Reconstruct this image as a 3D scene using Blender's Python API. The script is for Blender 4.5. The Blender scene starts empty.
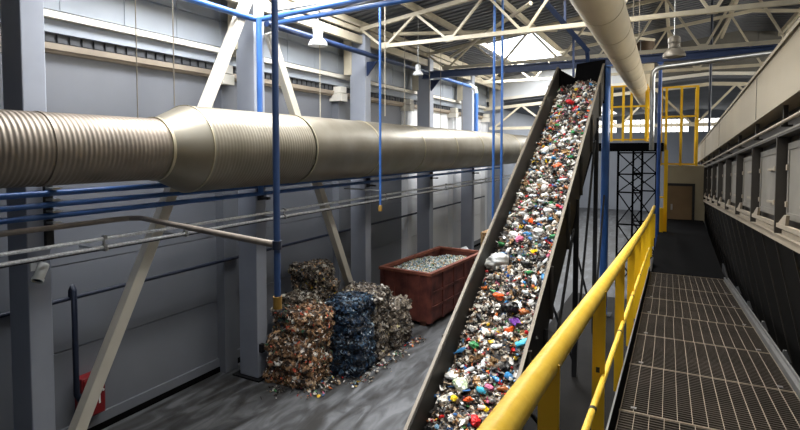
import bpy, bmesh, math, random
from mathutils import Vector, Matrix, noise
random.seed(7)
R = random.Random(11)
C = bpy.context.scene.collection
SC = bpy.context.scene
PI = math.pi
# ------------------------------------------------------------------ camera
FPX, YAW, PIT, SHY = 515.0, math.radians(28.2), math.radians(2.4), -44.4
EYE = Vector((0, 0, 5.0))
FW = Vector((-math.sin(YAW)*math.cos(PIT), math.cos(YAW)*math.cos(PIT), -math.sin(PIT)))
RT = Vector((math.cos(YAW), math.sin(YAW), 0))
UP = RT.cross(FW)
cd = bpy.data.cameras.new('camera'); cam = bpy.data.objects.new('camera', cd); C.objects.link(cam)
cam.location = EYE
cam.rotation_euler = Matrix((RT, UP, -FW)).transposed().to_euler()
cd.sensor_width = 36; cd.lens = FPX/800*36; cd.shift_y = SHY/800; cd.clip_start = .05; cd.clip_end = 400
SC.camera = cam

def at(x, y, X=None, Y=None, Z=None):          # where the sight line through a pixel meets a plane of the building
    d = FW*FPX + RT*(x-400) - UP*(y-215-SHY)
    t = X/d.x if X is not None else (Y/d.y if Y is not None else (Z-5)/d.z)
    return EYE + d*t

# ------------------------------------------------------------------ materials
def lin(c):
    return tuple(((v/255)/12.92 if v/255 <= .04045 else ((v/255+.055)/1.055)**2.4) for v in c)
MATS = {}
def mat(name, col, rough=.6, metal=0, var=.15, scale=3, bump=0, bscale=40, emit=0, spec=.5, detail=4, col2=None, stretch=None, alpha=1, trans=0):
    m = bpy.data.materials.new(name); m.use_nodes = True
    nt = m.node_tree; N = nt.nodes; L = nt.links
    b = N['Principled BSDF']
    c = lin(col)
    b.inputs['Roughness'].default_value = rough
    b.inputs['Metallic'].default_value = metal
    b.inputs['Specular IOR Level'].default_value = spec
    if trans: b.inputs['Transmission Weight'].default_value = trans
    tc = N.new('ShaderNodeTexCoord'); src = tc.outputs['Object']
    if stretch:
        mp = N.new('ShaderNodeMapping'); mp.inputs['Scale'].default_value = stretch
        L.new(src, mp.inputs['Vector']); src = mp.outputs['Vector']
    nz = N.new('ShaderNodeTexNoise'); nz.inputs['Scale'].default_value = scale; nz.inputs['Detail'].default_value = detail
    L.new(src, nz.inputs['Vector'])
    rp = N.new('ShaderNodeValToRGB'); e = rp.color_ramp.elements
    e[0].position = .3; e[1].position = .7
    e[0].color = tuple(max(0, v*(1-var)) for v in c)+(1,)
    e[1].color = (tuple(min(1, v*(1+var)) for v in c) if col2 is None else lin(col2))+(1,)
    L.new(nz.outputs['Fac'], rp.inputs['Fac']); L.new(rp.outputs['Color'], b.inputs['Base Color'])
    if bump:
        n2 = N.new('ShaderNodeTexNoise'); n2.inputs['Scale'].default_value = bscale; L.new(src, n2.inputs['Vector'])
        bp = N.new('ShaderNodeBump'); bp.inputs['Strength'].default_value = bump; bp.inputs['Distance'].default_value = .02
        L.new(n2.outputs['Fac'], bp.inputs['Height']); L.new(bp.outputs['Normal'], b.inputs['Normal'])
    if emit:
        b.inputs['Emission Color'].default_value = c+(1,); b.inputs['Emission Strength'].default_value = emit
    MATS[name] = m
    return m
def cells(name, cols, scale=30, rough=.55, bump=.6):     # a mass of many-coloured scraps
    m = bpy.data.materials.new(name); m.use_nodes = True
    nt = m.node_tree; N = nt.nodes; L = nt.links; b = N['Principled BSDF']; b.inputs['Roughness'].default_value = rough
    tc = N.new('ShaderNodeTexCoord'); nz = N.new('ShaderNodeTexNoise'); nz.inputs['Scale'].default_value = scale*.5
    mx = N.new('ShaderNodeMixRGB'); mx.inputs['Fac'].default_value = .09
    L.new(tc.outputs['Object'], nz.inputs['Vector']); L.new(tc.outputs['Object'], mx.inputs['Color1']); L.new(nz.outputs['Color'], mx.inputs['Color2'])
    vo = N.new('ShaderNodeTexVoronoi'); vo.inputs['Scale'].default_value = scale; L.new(mx.outputs['Color'], vo.inputs['Vector'])
    sp = N.new('ShaderNodeSeparateColor'); L.new(vo.outputs['Color'], sp.inputs['Color'])
    rp = N.new('ShaderNodeValToRGB'); rp.color_ramp.interpolation = 'CONSTANT'
    e = rp.color_ramp.elements
    while len(e) < len(cols): e.new(.5)
    for i, c in enumerate(cols): e[i].position = i/len(cols); e[i].color = lin(c)+(1,)
    L.new(sp.outputs['Red'], rp.inputs['Fac']); L.new(rp.outputs['Color'], b.inputs['Base Color'])
    bp = N.new('ShaderNodeBump'); bp.inputs['Strength'].default_value = bump; bp.inputs['Distance'].default_value = .03
    L.new(vo.outputs['Distance'], bp.inputs['Height']); L.new(bp.outputs['Normal'], b.inputs['Normal'])
    MATS[name] = m
    return m
M = MATS
mat('cladding_shade', (104,102,96), .6, 0, .1, 1)
mat('pole_blue', (44,66,106), .4, 0, .1, 3)
mat('tooth_grey', (66,68,72), .6, 0, .1, 3)
mat('shade_dark', (30,28,26), .75, .0, .3, 1.5, spec=.2)
mat('rod_grey', (148,140,126), .5, .2, .1, 4)
mat('wall_grey', (150,156,166), .5, 0, .08, .7)
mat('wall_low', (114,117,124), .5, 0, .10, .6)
mat('wall_lit', (226,227,228), .5, 0, .06, .6)  # stronger light on the far bays put into a paler wall colour
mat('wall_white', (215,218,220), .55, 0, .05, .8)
mat('cladding', (154,161,170), .5, 0, .06, 1.2)
mat('cream', (232,227,214), .55, 0, .06, 2)
mat('brown_girt', (148,136,120), .6, 0, .12, 2)
mat('truss', (194,185,163), .55, 0, .10, 3)
mat('column', (150,155,166), .5, 0, .07, 1.5)
mat('brace', (204,198,184), .55, 0, .08, 1.5)
mat('roof', (104,107,113), .7, 0, .18, .6)
mat('dark', (24,24,26), .6, 0, .2, 3)
mat('black', (10,10,11), .9, 0, .2, 3, spec=.06)
mat('blue', (58,100,165), .28, 0, .12, 3)
mat('blue_deep', (38,74,140), .42, 0, .15, 3)
mat('blue_dark', (24,33,52), .5, 0, .15, 3)
mat('beam_blue', (30,50,88), .5, 0, .15, 2)
mat('galv', (168,170,170), .38, .85, .12, 4)
mat('duct', (134,126,110), .45, .7, .10, 1.2, col2=(152,146,132))
mat('duct_rib', (138,127,114), .5, .6, .18, 2.2)
mat('duct_seam', (186,176,150), .45, .7, .12, 5)
mat('duct_white', (205,192,164), .55, 0, .10, 1.2, bump=.15, bscale=3)
mat('collar_brown', (90,74,58), .6, .2, .2, 3)
mat('rust_pipe', (132,122,112), .45, .35, .2, 5)
mat('braid', (216,218,220), .5, .15, .25, 30)
mat('yellow', (255,204,26), .38, 0, .06, 4, col2=(250,198,30))
mat('yellow_rail', (250,212,84), .42, 0, .10, 9, col2=(226,182,46), bump=.1)
mat('steel_dark', (62,56,50), .5, .25, .25, 5)
mat('grate_cross', (68,62,56), .5, .35, .3, 2)
mat('grate_bar', (160,148,132), .4, .45, .2, 6)
mat('channel', (130,130,130), .42, .5, .15, 5)
mat('belt_steel', (46,44,40), .55, .2, .2, 2)
mat('flange', (108,100,88), .5, .2, .12, 3)
mat('conv_out', (50,46,40), .6, .1, .25, 2)
mat('mach_grey', (128,124,116), .5, .2, .15, 2.5)
mat('mach_dark', (58,54,49), .55, .2, .2, 2.5)
mat('mach_band', (138,129,112), .6, 0, .08, .8)
mat('mach_ledge', (158,147,130), .5, .1, .12, 4)
mat('hopper', (18,17,16), .85, 0, .25, 1.2, spec=.06)
mat('red_box', (128,18,24), .45, 0, .1, 3)
mat('white', (236,236,232), .4, 0, .04, 4)
mat('lamp_white', (238,240,240), .3, .1, .03, 4)
mat('lamp_dark', (120,114,104), .4, .2, .1, 4)
mat('glass_grey', (60,62,66), .15, 0, .05, 3)
mat('brass', (176,138,70), .4, .6, .2, 8)
mat('skip_red', (82,38,34), .65, .1, .3, 2.6, bump=.2, bscale=12, col2=(124,66,54))
mat('skip_rim', (140,80,62), .6, .15, .25, 5)
mat('skip_in', (96,62,46), .7, .1, .3, 3)
mat('cabin', (170,158,130), .6, 0, .08, 1.5)
mat('cabin_door', (116,92,62), .55, 0, .1, 2)
mat('far_grey', (150,154,162), .6, 0, .06, .6)
mat('far_blue', (40,70,150), .5, 0, .1, 3)
mat('plastic_sheet', (146,134,118), .35, 0, .25, 6, bump=.5, bscale=14)
mat('far_red', (180, 70, 70), .5, 0, .1, 3)
mat('skylight', (236,244,255), .4, 0, .02, 2, emit=3.0)
mat('day_window', (240,240,236), .4, 0, .02, 2, emit=3.2)
# concrete floor: dark, worn, with pale scraped streaks
def floor_mat():
    m = bpy.data.materials.new('concrete'); m.use_nodes = True
    nt = m.node_tree; N = nt.nodes; L = nt.links; b = N['Principled BSDF']
    tc = N.new('ShaderNodeTexCoord'); mp = N.new('ShaderNodeMapping'); mp.inputs['Scale'].default_value = (1.6, .45, 1); mp.inputs['Rotation'].default_value = (0, 0, .5)
    L.new(tc.outputs['Object'], mp.inputs['Vector'])
    n1 = N.new('ShaderNodeTexNoise'); n1.inputs['Scale'].default_value = 2.1; n1.inputs['Detail'].default_value = 9; n1.inputs['Distortion'].default_value = .9
    L.new(mp.outputs['Vector'], n1.inputs['Vector'])
    rp = N.new('ShaderNodeValToRGB'); e = rp.color_ramp.elements
    e[0].position = .36; e[0].color = lin((52,51,50))+(1,); e[1].position = .66; e[1].color = lin((108,110,113))+(1,)
    k = e.new(.5); k.color = lin((76,77,79))+(1,)
    L.new(n1.outputs['Fac'], rp.inputs['Fac']); L.new(rp.outputs['Color'], b.inputs['Base Color'])
    r2 = N.new('ShaderNodeMapRange'); r2.inputs['To Min'].default_value = .35; r2.inputs['To Max'].default_value = .7
    L.new(n1.outputs['Fac'], r2.inputs['Value']); L.new(r2.outputs['Result'], b.inputs['Roughness'])
    MATS['concrete'] = m
floor_mat()

# ------------------------------------------------------------------ mesh building
class MB:
    def __init__(s): s.v = []; s.f = []; s.mi = []
    def face(s, vs, mi=0): s.f.append(tuple(vs)); s.mi.append(mi)
    def add(s, pts): n = len(s.v); s.v += [Vector(p) for p in pts]; return n
    def hexa(s, p, mi=0):                      # 8 points, bottom ring then top ring
        n = s.add(p)
        for q in ((3,2,1,0),(4,5,6,7),(0,1,5,4),(1,2,6,5),(2,3,7,6),(3,0,4,7)): s.face([n+i for i in q], mi)
    def box(s, a, b, mi=0):
        x0,x1 = sorted((a[0],b[0])); y0,y1 = sorted((a[1],b[1])); z0,z1 = sorted((a[2],b[2]))
        s.hexa([(x0,y0,z0),(x1,y0,z0),(x1,y1,z0),(x0,y1,z0),(x0,y0,z1),(x1,y0,z1),(x1,y1,z1),(x0,y1,z1)], mi)
    def bar(s, a, b, w, h, up=(0,0,1), mi=0):   # rectangular bar between two points
        a = Vector(a); b = Vector(b); d = (b-a).normalized(); u = Vector(up)
        if abs(d.dot(u)) > .98: u = Vector((0,1,0))
        x = d.cross(u).normalized()*w/2; z = x.cross(d).normalized()*h/2
        s.hexa([a-x-z, a+x-z, b+x-z, b-x-z, a-x+z, a+x+z, b+x+z, b-x+z], mi)
    def tube(s, pts, r, n=12, mi=0, cap=True):
        pts = [Vector(p) for p in pts]; rings = []; ref = None
        rr = r if isinstance(r, (list, tuple)) else [r]*len(pts)
        for i, p in enumerate(pts):
            d = ((pts[min(i+1,len(pts)-1)]-p).normalized()+(p-pts[max(i-1,0)]).normalized())
            d = d.normalized() if d.length > 1e-6 else Vector((0,0,1))
            if ref is None:
                ref = Vector((0,0,1)) if abs(d.z) < .9 else Vector((1,0,0))
            x = d.cross(ref).normalized(); y = x.cross(d).normalized(); ref = y
            k = s.add([p + (x*math.cos(2*PI*j/n)+y*math.sin(2*PI*j/n))*rr[i] for j in range(n)]); rings.append(k)
        for a, b in zip(rings, rings[1:]):
            for j in range(n): s.face((a+j, a+(j+1)%n, b+(j+1)%n, b+j), mi)
        if cap: s.face([rings[0]+j for j in range(n)][::-1], mi); s.face([rings[-1]+j for j in range(n)], mi)
    def lathe(s, prof, o, axis=(0,0,1), n=24, mi=0):   # prof: (distance along axis, radius)
        o = Vector(o); ax = Vector(axis).normalized(); t = Vector((1,0,0)) if abs(ax.x) < .9 else Vector((0,1,0))
        x = ax.cross(t).normalized(); y = ax.cross(x); rings = []
        for h, r in prof:
            rings.append(s.add([o+ax*h+(x*math.cos(2*PI*j/n)+y*math.sin(2*PI*j/n))*r for j in range(n)]))
        for a, b in zip(rings, rings[1:]):
            for j in range(n): s.face((a+j, a+(j+1)%n, b+(j+1)%n, b+j), mi)
    def prism(s, poly, d, mi=0):                # polygon of 3-D points swept by vector d
        d = Vector(d); n = len(poly); a = s.add(poly); b = s.add([Vector(p)+d for p in poly])
        s.face([a+i for i in range(n)][::-1], mi); s.face([b+i for i in range(n)], mi)
        for i in range(n): s.face((a+i, a+(i+1)%n, b+(i+1)%n, b+i), mi)
    def build(s, name, m, parent=None, smooth=True, bevel=0, origin=None):
        root = parent
        while root is not None and root.parent is not None: root = root.parent
        o0 = Vector(root.location) if root is not None else (Vector(origin) if origin is not None else Vector((0,0,0)))
        me = bpy.data.meshes.new(name)
        me.from_pydata([tuple(v-o0) for v in s.v], [], s.f)
        for q in (m if isinstance(m, (list, tuple)) else [m]): me.materials.append(MATS[q])
        me.polygons.foreach_set('material_index', s.mi)
        bm = bmesh.new(); bm.from_mesh(me); bmesh.ops.recalc_face_normals(bm, faces=bm.faces)
        if smooth:
            for f in bm.faces: f.smooth = True
            for e in bm.edges:
                if len(e.link_faces) == 2 and e.calc_face_angle(0) > .62: e.smooth = False
        bm.to_mesh(me); bm.free()
        o = bpy.data.objects.new(name, me); C.objects.link(o)
        if root is None: o.location = o0
        else: o.parent = parent
        if bevel:
            b = o.modifiers.new('edge', 'BEVEL'); b.width = bevel; b.segments = 2; b.limit_method = 'ANGLE'
        return o
def tag(o, label=None, cat=None, group=None, kind=None):
    if label: o['label'] = label
    if cat: o['category'] = cat
    if group: o['group'] = group
    if kind: o['kind'] = kind
    return o
def empty(name, loc, label, cat, group=None, kind=None):
    o = bpy.data.objects.new(name, None); C.objects.link(o); o.location = loc; o.empty_display_size = .2
    return tag(o, label, cat, group, kind)
def struct(mb, name, m, smooth=False):
    o = mb.build(name, m, smooth=smooth); o['kind'] = 'structure'; return o

# ------------------------------------------------------------------ the hall
WX = -9.0                                         # inner face of the long left wall
def roof_z(x): return 8.62 + .13*((x+8) if x <= 2.2 else (12.4-x))
HALL_END = 26.0
b = MB(); b.box((-9.4,-4,-.3), (14.5,50,0)); struct(b, 'floor', 'concrete')
b = MB(); b.box((-3.1,3,.0), (3.2,18.5,.012)); struct(b, 'floor_shade', 'shade_dark')  # shade around conveyor and walkway, laid on the concrete as a dark sheet
# lower wall of smooth sandwich panels with shadow joints
b = MB()
zs = [0, 1.6, 1.62, 3.05, 3.07, 4.6, 4.62, 6.7]
for i, (z0, z1) in enumerate(zip(zs, zs[1:])):
    x = WX if i % 2 == 0 else WX-.03
    b.box((x-.2,-4,z0), (x,16.9,z1))
struct(b, 'wall_left', 'wall_low')
b = MB()
for i, (z0, z1) in enumerate(zip(zs, zs[1:])):
    x = WX if i % 2 == 0 else WX-.04
    b.box((x-.2,16.9,z0), (x,26,z1))
struct(b, 'wall_left_far', 'wall_lit')
b = MB()
for zz0, zz1, xo in ((6.86,7.06,-8.80),(7.22,7.75,-8.78),(7.75,7.78,-8.81),(7.78,8.66,-8.78)): b.box((-9.2,-4,zz0), (xo,26,zz1))
y = -4
while y < 26:                                     # vertical folds of the cladding sheet
    b.box((-8.8,y,7.22), (-8.765,y+.03,8.6)); y += 1.1
struct(b, 'wall_left_upper', 'cladding')
b = MB()                                           # ribbed sheet edge under the overhang
y = -4
while y < 26: b.box((-9.15,y,6.72), (-8.865,y+.15,6.85)); y += .2
b.box((-9.2,-4,6.7), (-8.9,26,6.86)); struct(b, 'trim_1', 'tooth_grey')
b = MB(); b.box((-8.98,-4,7.07), (-8.68,26,7.175)); struct(b, 'trim_2', 'cream')
b = MB(); b.box((-9.0,-4,6.6), (-8.84,26,6.7)); b.box((-9.0,-4,6.55), (-8.9,26,6.6)); struct(b, 'trim_3', 'brown_girt')
b = MB(); b.box((-9.05,-4,0), (-8.93,26,.12)); struct(b, 'baseboard_left', 'black')
b = MB(); b.box((-9.05,-4,.12), (-8.95,26,.3)); struct(b, 'trim_4', 'wall_low')
# roof deck: ribbed steel sheet with openings for the skylights
SKY = [(-7.6,-5.6,4.2,11.2), (-6.5,-4.45,18.3,23.7), (-3.3,-1.5,2.0,8.6), (-3.3,-1.5,9.6,14.0), (-1.1,.3,1.2,7.6), (8.6,10.9,6,12), (8.6,10.9,17,23)]  # those over conveyor and walkway are unseen, added to brighten waste and rail
b = MB(); yy = -4.0; step = .15; k = 0
brk = sorted(set([-9.2, 2.2, 14]+[q for t in SKY for q in t[:2]]))
while yy < HALL_END-1e-6:
    y1 = min(yy+step, HALL_END); dz = .045 if k % 2 else 0
    for x0, x1 in zip(brk, brk[1:]):
        if any(a0 <= (x0+x1)/2 <= a1 and s0 <= yy+.07 <= s1 for a0, a1, s0, s1 in SKY): continue
        b.hexa([(x0,yy,roof_z(x0)+dz),(x1,yy,roof_z(x1)+dz),(x1,y1,roof_z(x1)+dz),(x0,y1,roof_z(x0)+dz)]+
               [(x0,yy,roof_z(x0)+.12),(x1,yy,roof_z(x1)+.12),(x1,y1,roof_z(x1)+.12),(x0,y1,roof_z(x0)+.12)])
    yy = y1; k += 1
struct(b, 'ceiling', 'roof')
wn = 1
def skylight(x0, x1, y0, y1, power, colr=(.97,.98,1), spread=180):
    global wn
    b = MB(); z0, z1 = roof_z(x0)+.1, roof_z(x1)+.1
    b.hexa([(x0,y0,z0),(x1,y0,z1),(x1,y1,z1),(x0,y1,z0),(x0,y0,z0+.03),(x1,y0,z1+.03),(x1,y1,z1+.03),(x0,y1,z0+.03)])
    o = struct(b, 'window_%d' % wn, 'skylight'); wn += 1
    l = bpy.data.lights.new('skylight_daylight', 'AREA'); l.shape = 'RECTANGLE'; l.size = x1-x0-.1; l.size_y = y1-y0-.1; l.energy = power; l.color = colr; l.spread = math.radians(spread)
    lo = bpy.data.objects.new('skylight_daylight', l); C.objects.link(lo)
    lo.location = ((x0+x1)/2, (y0+y1)/2, (z0+z1)/2-.03)
    lo.rotation_euler = (0, -math.atan2(z1-z0, x1-x0), 0)
PW = [(1000,(.97,.98,1),180), (1150,(.97,.98,1),180), (290,(1,.95,.86),100), (270,(1,.95,.86),150), (80,(1,.95,.86),60), (20,(1,.96,.9),180), (60,(1,.96,.9),180)]
for q, w_ in zip(SKY, PW): skylight(*q, *w_)

# end of the high hall: white cladding hung over the lower annexe
AX = lambda x: 7.42 + .072*((x+9.3) if x <= 1.3 else (11.9-x))
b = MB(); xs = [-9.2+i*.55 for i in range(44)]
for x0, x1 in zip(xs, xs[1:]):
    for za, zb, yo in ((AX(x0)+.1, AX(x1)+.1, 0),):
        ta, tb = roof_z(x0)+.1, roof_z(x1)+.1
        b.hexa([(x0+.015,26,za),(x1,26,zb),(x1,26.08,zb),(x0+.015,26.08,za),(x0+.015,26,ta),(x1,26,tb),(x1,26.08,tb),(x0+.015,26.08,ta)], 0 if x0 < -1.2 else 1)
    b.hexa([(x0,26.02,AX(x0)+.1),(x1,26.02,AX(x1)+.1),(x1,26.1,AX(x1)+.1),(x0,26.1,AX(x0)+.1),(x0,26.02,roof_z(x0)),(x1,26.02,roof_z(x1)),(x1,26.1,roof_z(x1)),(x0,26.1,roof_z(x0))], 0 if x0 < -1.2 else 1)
struct(b, 'wall_bulkhead', ['wall_white','cladding_shade'])  # right part coloured darker to stand for the weaker light there
b = MB()
for x0, x1 in ((-9.2,1.3),(1.3,13.5)): b.bar((x0,25.93,AX(x0)+.06), (x1,25.93,AX(x1)+.06), .12, .14)
struct(b, 'trim_5', 'cream')
# annexe: roof, side wall, end wall with lit windows
b = MB()
for x0, x1 in ((-9.4,1.3),(1.3,14)):
    b.hexa([(x0,26.1,AX(x0)-.12),(x1,26.1,AX(x1)-.12),(x1,50,AX(x1)-.12),(x0,50,AX(x0)-.12),(x0,26.1,AX(x0)),(x1,26.1,AX(x1)),(x1,50,AX(x1)),(x0,50,AX(x0))])
struct(b, 'ceiling_annexe', 'roof')
b = MB(); b.box((-9.2,26,0), (-9.0,50,AX(-9.2))); struct(b, 'wall_annexe', 'wall_grey')
b = MB()
EY = 46.0
wins = [(-9.0+i*2.6, -7.0+i*2.6) for i in range(8)]
b.box((-9.2,EY,0), (13.5,EY+.2,6.35)); b.box((-9.2,EY,7.35), (13.5,EY+.2,8.2))
px = -9.2
for x0, x1 in wins: b.box((px,EY,6.35), (x0,EY+.2,7.35)); px = x1
b.box((px,EY,6.35), (13.5,EY+.2,7.35)); struct(b, 'wall_back', 'far_grey')
for x0, x1 in wins:
    b = MB(); b.box((x0,EY+.08,6.35), (x1,EY+.12,7.35))
    for t in range(1, 5): xx = x0+(x1-x0)*t/5; b.box((xx-.03,EY+.05,6.35), (xx+.03,EY+.15,7.35), 1)
    b.box((x0,EY+.05,6.82), (x1,EY+.15,6.88), 1)
    o = b.build('window_%d' % wn, ['day_window','dark'], smooth=False); o['kind'] = 'structure'; wn += 1
def area(name, loc, rot, sx, sy, e, col=(1,1,1)):
    l = bpy.data.lights.new(name, 'AREA'); l.shape = 'RECTANGLE'; l.size = sx; l.size_y = sy; l.energy = e; l.color = col
    o = bpy.data.objects.new(name, l); C.objects.link(o); o.location = loc; o.rotation_euler = rot; return o
# right wall with an added, unseen window band to light the far bays
b = MB(); b.box((13.6,-4,0), (13.8,26,4.6)); b.box((13.6,-4,7.4), (13.8,26,8.6)); b.box((13.6,-4,4.6), (13.8,13,7.4)); b.box((13.6,25,4.6), (13.8,26,7.4)); struct(b, 'wall_right', 'wall_grey')
b = MB(); b.box((13.68,13,4.6), (13.72,25,7.4))
for k in range(1, 8): b.box((13.64,13+1.5*k-.04,4.6), (13.76,13+1.5*k+.04,7.4), 1)
o = b.build('window_%d' % wn, ['day_window','dark'], smooth=False); o['kind'] = 'structure'; wn += 1
l_ = area('window_fill', (13.5,19,6.0), (0,math.radians(90),0), 2.7, 11.5, 850, (1,.95,.86)); l_.data.spread = math.radians(110)
# daylight through the annexe roof, above the far floor
b = MB(); b.hexa([(-7,30,AX(-7)-.15),(-4,30,AX(-4)-.15),(-4,42,AX(-4)-.15),(-7,42,AX(-7)-.15),(-7,30,AX(-7)-.13),(-4,30,AX(-4)-.13),(-4,42,AX(-4)-.13),(-7,42,AX(-7)-.13)])
struct(b, 'window_%d' % wn, 'day_window')
area('annexe_daylight', (-5.5,36,AX(-5.5)-.3), (0,0,0), 2.6, 11, 480, (.95,.97,1))

# ------------------------------------------------------------------ columns, pilasters, braces
COLY = [3.80+4.41*i for i in range(6)]
COLL = ['grey steel column nearest the camera, with a small white security camera on it',
        'grey steel column behind the pile of waste bales, where the two braces meet',
        'grey steel column rising behind the blue bale, foot of the second brace beside it',
        'grey steel column standing behind the far end of the bale row, left of the skip',
        'grey steel column behind the red skip, next to the blue downpipe with white elbow',
        'grey steel column farthest along the left wall, behind the paired blue poles']
cols = []
for i, y in enumerate(COLY):
    o = empty('steel_column', (-8.15,y+.17,0), COLL[i], 'column', 'steel columns along the left wall')
    b = MB(); b.box((-8.42,y,.03), (-7.9,y+.31,8.4)); b.build('shaft', 'column', o, bevel=.015)
    b = MB(); b.box((-8.55,y-.1,0), (-7.78,y+.46,.035)); b.build('base_plate', 'dark', o)
    b = MB(); b.box((-8.6,y-.05,7.15), (-8.36,y+.4,8.3)); b.build('bracket', 'truss', o)
    # pilaster on the wall beside the column
    p = empty('wall_pilaster', (-8.9,y+.1,0), ['grey wall pilaster left of the nearest column', 'grey wall pilaster with cream cap left of the column behind the bales',
        'grey wall pilaster with cream cap, left of the third column from the camera', 'grey wall pilaster next to the column left of the red skip',
        'pale wall pilaster behind the red skip', 'pale wall pilaster by the farthest column'][i], 'pilaster', 'pilasters on the left wall')
    b = MB(); b.box((-9.0,y-.1,.0), (-8.76,y+.26,6.4)); b.build('shaft', 'wall_low' if i < 3 else 'wall_lit', p)
    b = MB(); b.box((-9.02,y-.22,6.4), (-8.58,y+.1,6.62)); b.box((-9.02,y-.2,6.64), (-8.6,y+.08,6.82)); b.build('cap', 'cream', p)
def brace(p, q, label):
    o = empty('diagonal_brace', p, label, 'brace', 'cross braces between the wall columns')
    p = Vector(p); q = Vector(q)
    b = MB(); b.bar(p, q, .19, .17, up=(1,0,0)); o2 = b.build('tube', 'brace', o, bevel=.012)
    for s, e in ((p, q), (q, p)):
        d = (e-s).normalized(); g = MB(); g.bar(s-d*.0, s+d*.5, .24, .04, up=(1,0,0)); g.build('gusset_plate', 'brace', o)
    return o
brace((-7.78,3.95,.03), (-7.78,8.0,8.25), 'pale diagonal brace leaning right, passing in front of the red cabinet')
brace((-7.78,12.2,.1), (-7.78,8.55,7.5), 'pale diagonal brace leaning left, its foot behind the bales')

# ------------------------------------------------------------------ roof trusses and purlins
def truss(y, label, x0=-8.0, x1=12.4, zl=7.85, top=lambda x: roof_z(x)-.24, apex=2.2, rl=.052, first=-7.2, pitch=1.95, m='truss', name='roof_truss'):
    o = empty(name, (x0,y,zl), label, 'truss', 'roof trusses')
    b = MB(); b.bar((first-.15,y,zl), (x1-.7,y,zl), rl*1.7, rl*1.9); b.build('bottom_chord', m, o)
    b = MB(); b.bar((x0-.1,y,top(x0-.1)), (apex,y,top(apex)), rl*1.8, rl*2); b.bar((apex,y,top(apex)), (x1,y,top(x1)), rl*1.8, rl*2); b.build('top_chord', m, o)
    xb = first
    while xb < x1-.8:
        for xt in (xb-pitch/2, xb+pitch/2):
            if xt < x0-.6 or xt > x1: continue
            w = MB(); xt = max(xt, x0+.05); w.bar((xb+(.05 if xt > xb else -.05),y,zl), (xt,y,top(xt)), rl*1.15, rl*1.2, up=(0,1,0)); w.build('web_member', m, o)
        w = MB(); w.box((xb-.1,y-.02,zl-.07), (xb+.1,y+.02,zl+.1)); w.build('gusset_plate', m, o)
        xb += pitch
    return o
TL = ['cream roof truss nearest the camera, at the top edge above the white lamp', 'cream roof truss second from the camera, crossing in front of the big skylight',
      'cream roof truss just above the dark blue crane beam', 'cream roof truss just in front of the white end cladding']
for i, y in enumerate((8.15, 12.5, 16.9, 21.3)): truss(y, TL[i])
truss(25.6, 'cream low truss under the white end cladding, at the mouth of the annexe', x0=-8.9, zl=6.05, top=lambda x: AX(x)-.42, apex=1.3, first=-8.35, pitch=3.0, rl=.075)
for i, x in enumerate([-7.95,-6.2,-4.25,-2.3,-.35,1.6,3.6,5.6,7.6,9.6]):
    b = MB(); b.bar((x,-4,roof_z(x)-.1), (x,25.9,roof_z(x)-.1), .1, .17)
    o = b.build('roof_purlin', 'truss', origin=(x,11,roof_z(x)-.1))
    o.data.transform(Matrix.Identity(4))
    tag(o, 'cream purlin under the roof sheets, number %s counted from the left wall' % ['one','two','three','four','five','six','seven','eight','nine','ten'][i], 'purlin', 'purlins under the roof')
b = MB()
for x in (-8.05,): b.bar((x,-4,8.12), (x,25.8,8.12), .12, .22); b.bar((x+.05,-4,8.36), (x+.05,25.8,8.36), .08, .12)
tag(b.build('eaves_beam', 'truss'), 'cream eaves beams running along the tops of the wall columns', 'beam')
# loose cross bracing in the roof plane
for i, (p, q) in enumerate((((-7.0,12.7,8.2),(-3.4,16.8,8.75)), ((-3.2,12.7,8.55),(-7.0,16.8,8.2)), ((-3.0,17.1,8.7),(-.8,21.2,9.0)))):
    b = MB(); b.tube([p, q], .055, 8); tag(b.build('roof_brace', 'truss'), ['cream tube crossing the roof bay in front of the skylight, rising rightwards', 'cream tube crossing the roof bay in front of the skylight, rising leftwards', 'cream tube in the roof bay right of the skylight'][i], 'brace', 'tubes bracing the roof')

# ------------------------------------------------------------------ left ventilation duct
DX, DZ = -7.1, 5.0
o = empty('ventilation_duct', (DX,6,DZ), 'long silvery ventilation duct along the left wall, ribbed and thinner at its left end', 'duct')
b = MB(); prof = []
y = 1.0
while y < 5.22:
    for k in range(6): prof.append((y+.064*k/6, .468+.0055*math.sin(2*PI*k/6)))
    y += .064
b.lathe(prof, (DX,0,DZ), (0,1,0), 48); b.build('ribbed_section', 'duct_rib', o)
b = MB(); b.lathe([(5.22,.475),(5.25,.485),(5.74,.70),(5.78,.712)], (DX,0,DZ), (0,1,0), 48); b.build('reducer_cone', 'duct', o)
b = MB(); prof = []
y = 5.78
while y < 8.35:
    for k in range(4): prof.append((y+.07*k/4, .706+.005*math.sin(2*PI*k/4)))
    y += .07
b.lathe(prof, (DX,0,DZ), (0,1,0), 48); b.build('spiral_section', 'duct', o)
seams = [8.4, 10.95, 13.5, 16.0, 18.6, 21.2, 23.8, 26.4]
for y0, y1 in zip(seams, seams[1:]+[27.5]):
    b = MB(); b.lathe([(y0,.706),(y0+.4,.71),(y1,.706)], (DX,0,DZ), (0,1,0), 48); b.build('plain_section', 'duct', o)
b = MB(); b.lathe([(27.5,.7),(27.5,.01)], (DX,0,DZ), (0,1,0), 48); b.build('end_cap', 'duct', o)
for y in [5.77]+seams:
    b = MB(); b.lathe([(y-.015,.70),(y-.015,.72),(y+.015,.72),(y+.015,.70)], (DX,0,DZ), (0,1,0), 48); b.build('seam_ring', 'duct_seam', o)
b = MB(); b.lathe([(5.19,.46),(5.19,.495),(5.24,.495),(5.24,.46)], (DX,0,DZ), (0,1,0), 48); b.build('seam_ring', 'duct_seam', o)
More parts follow.
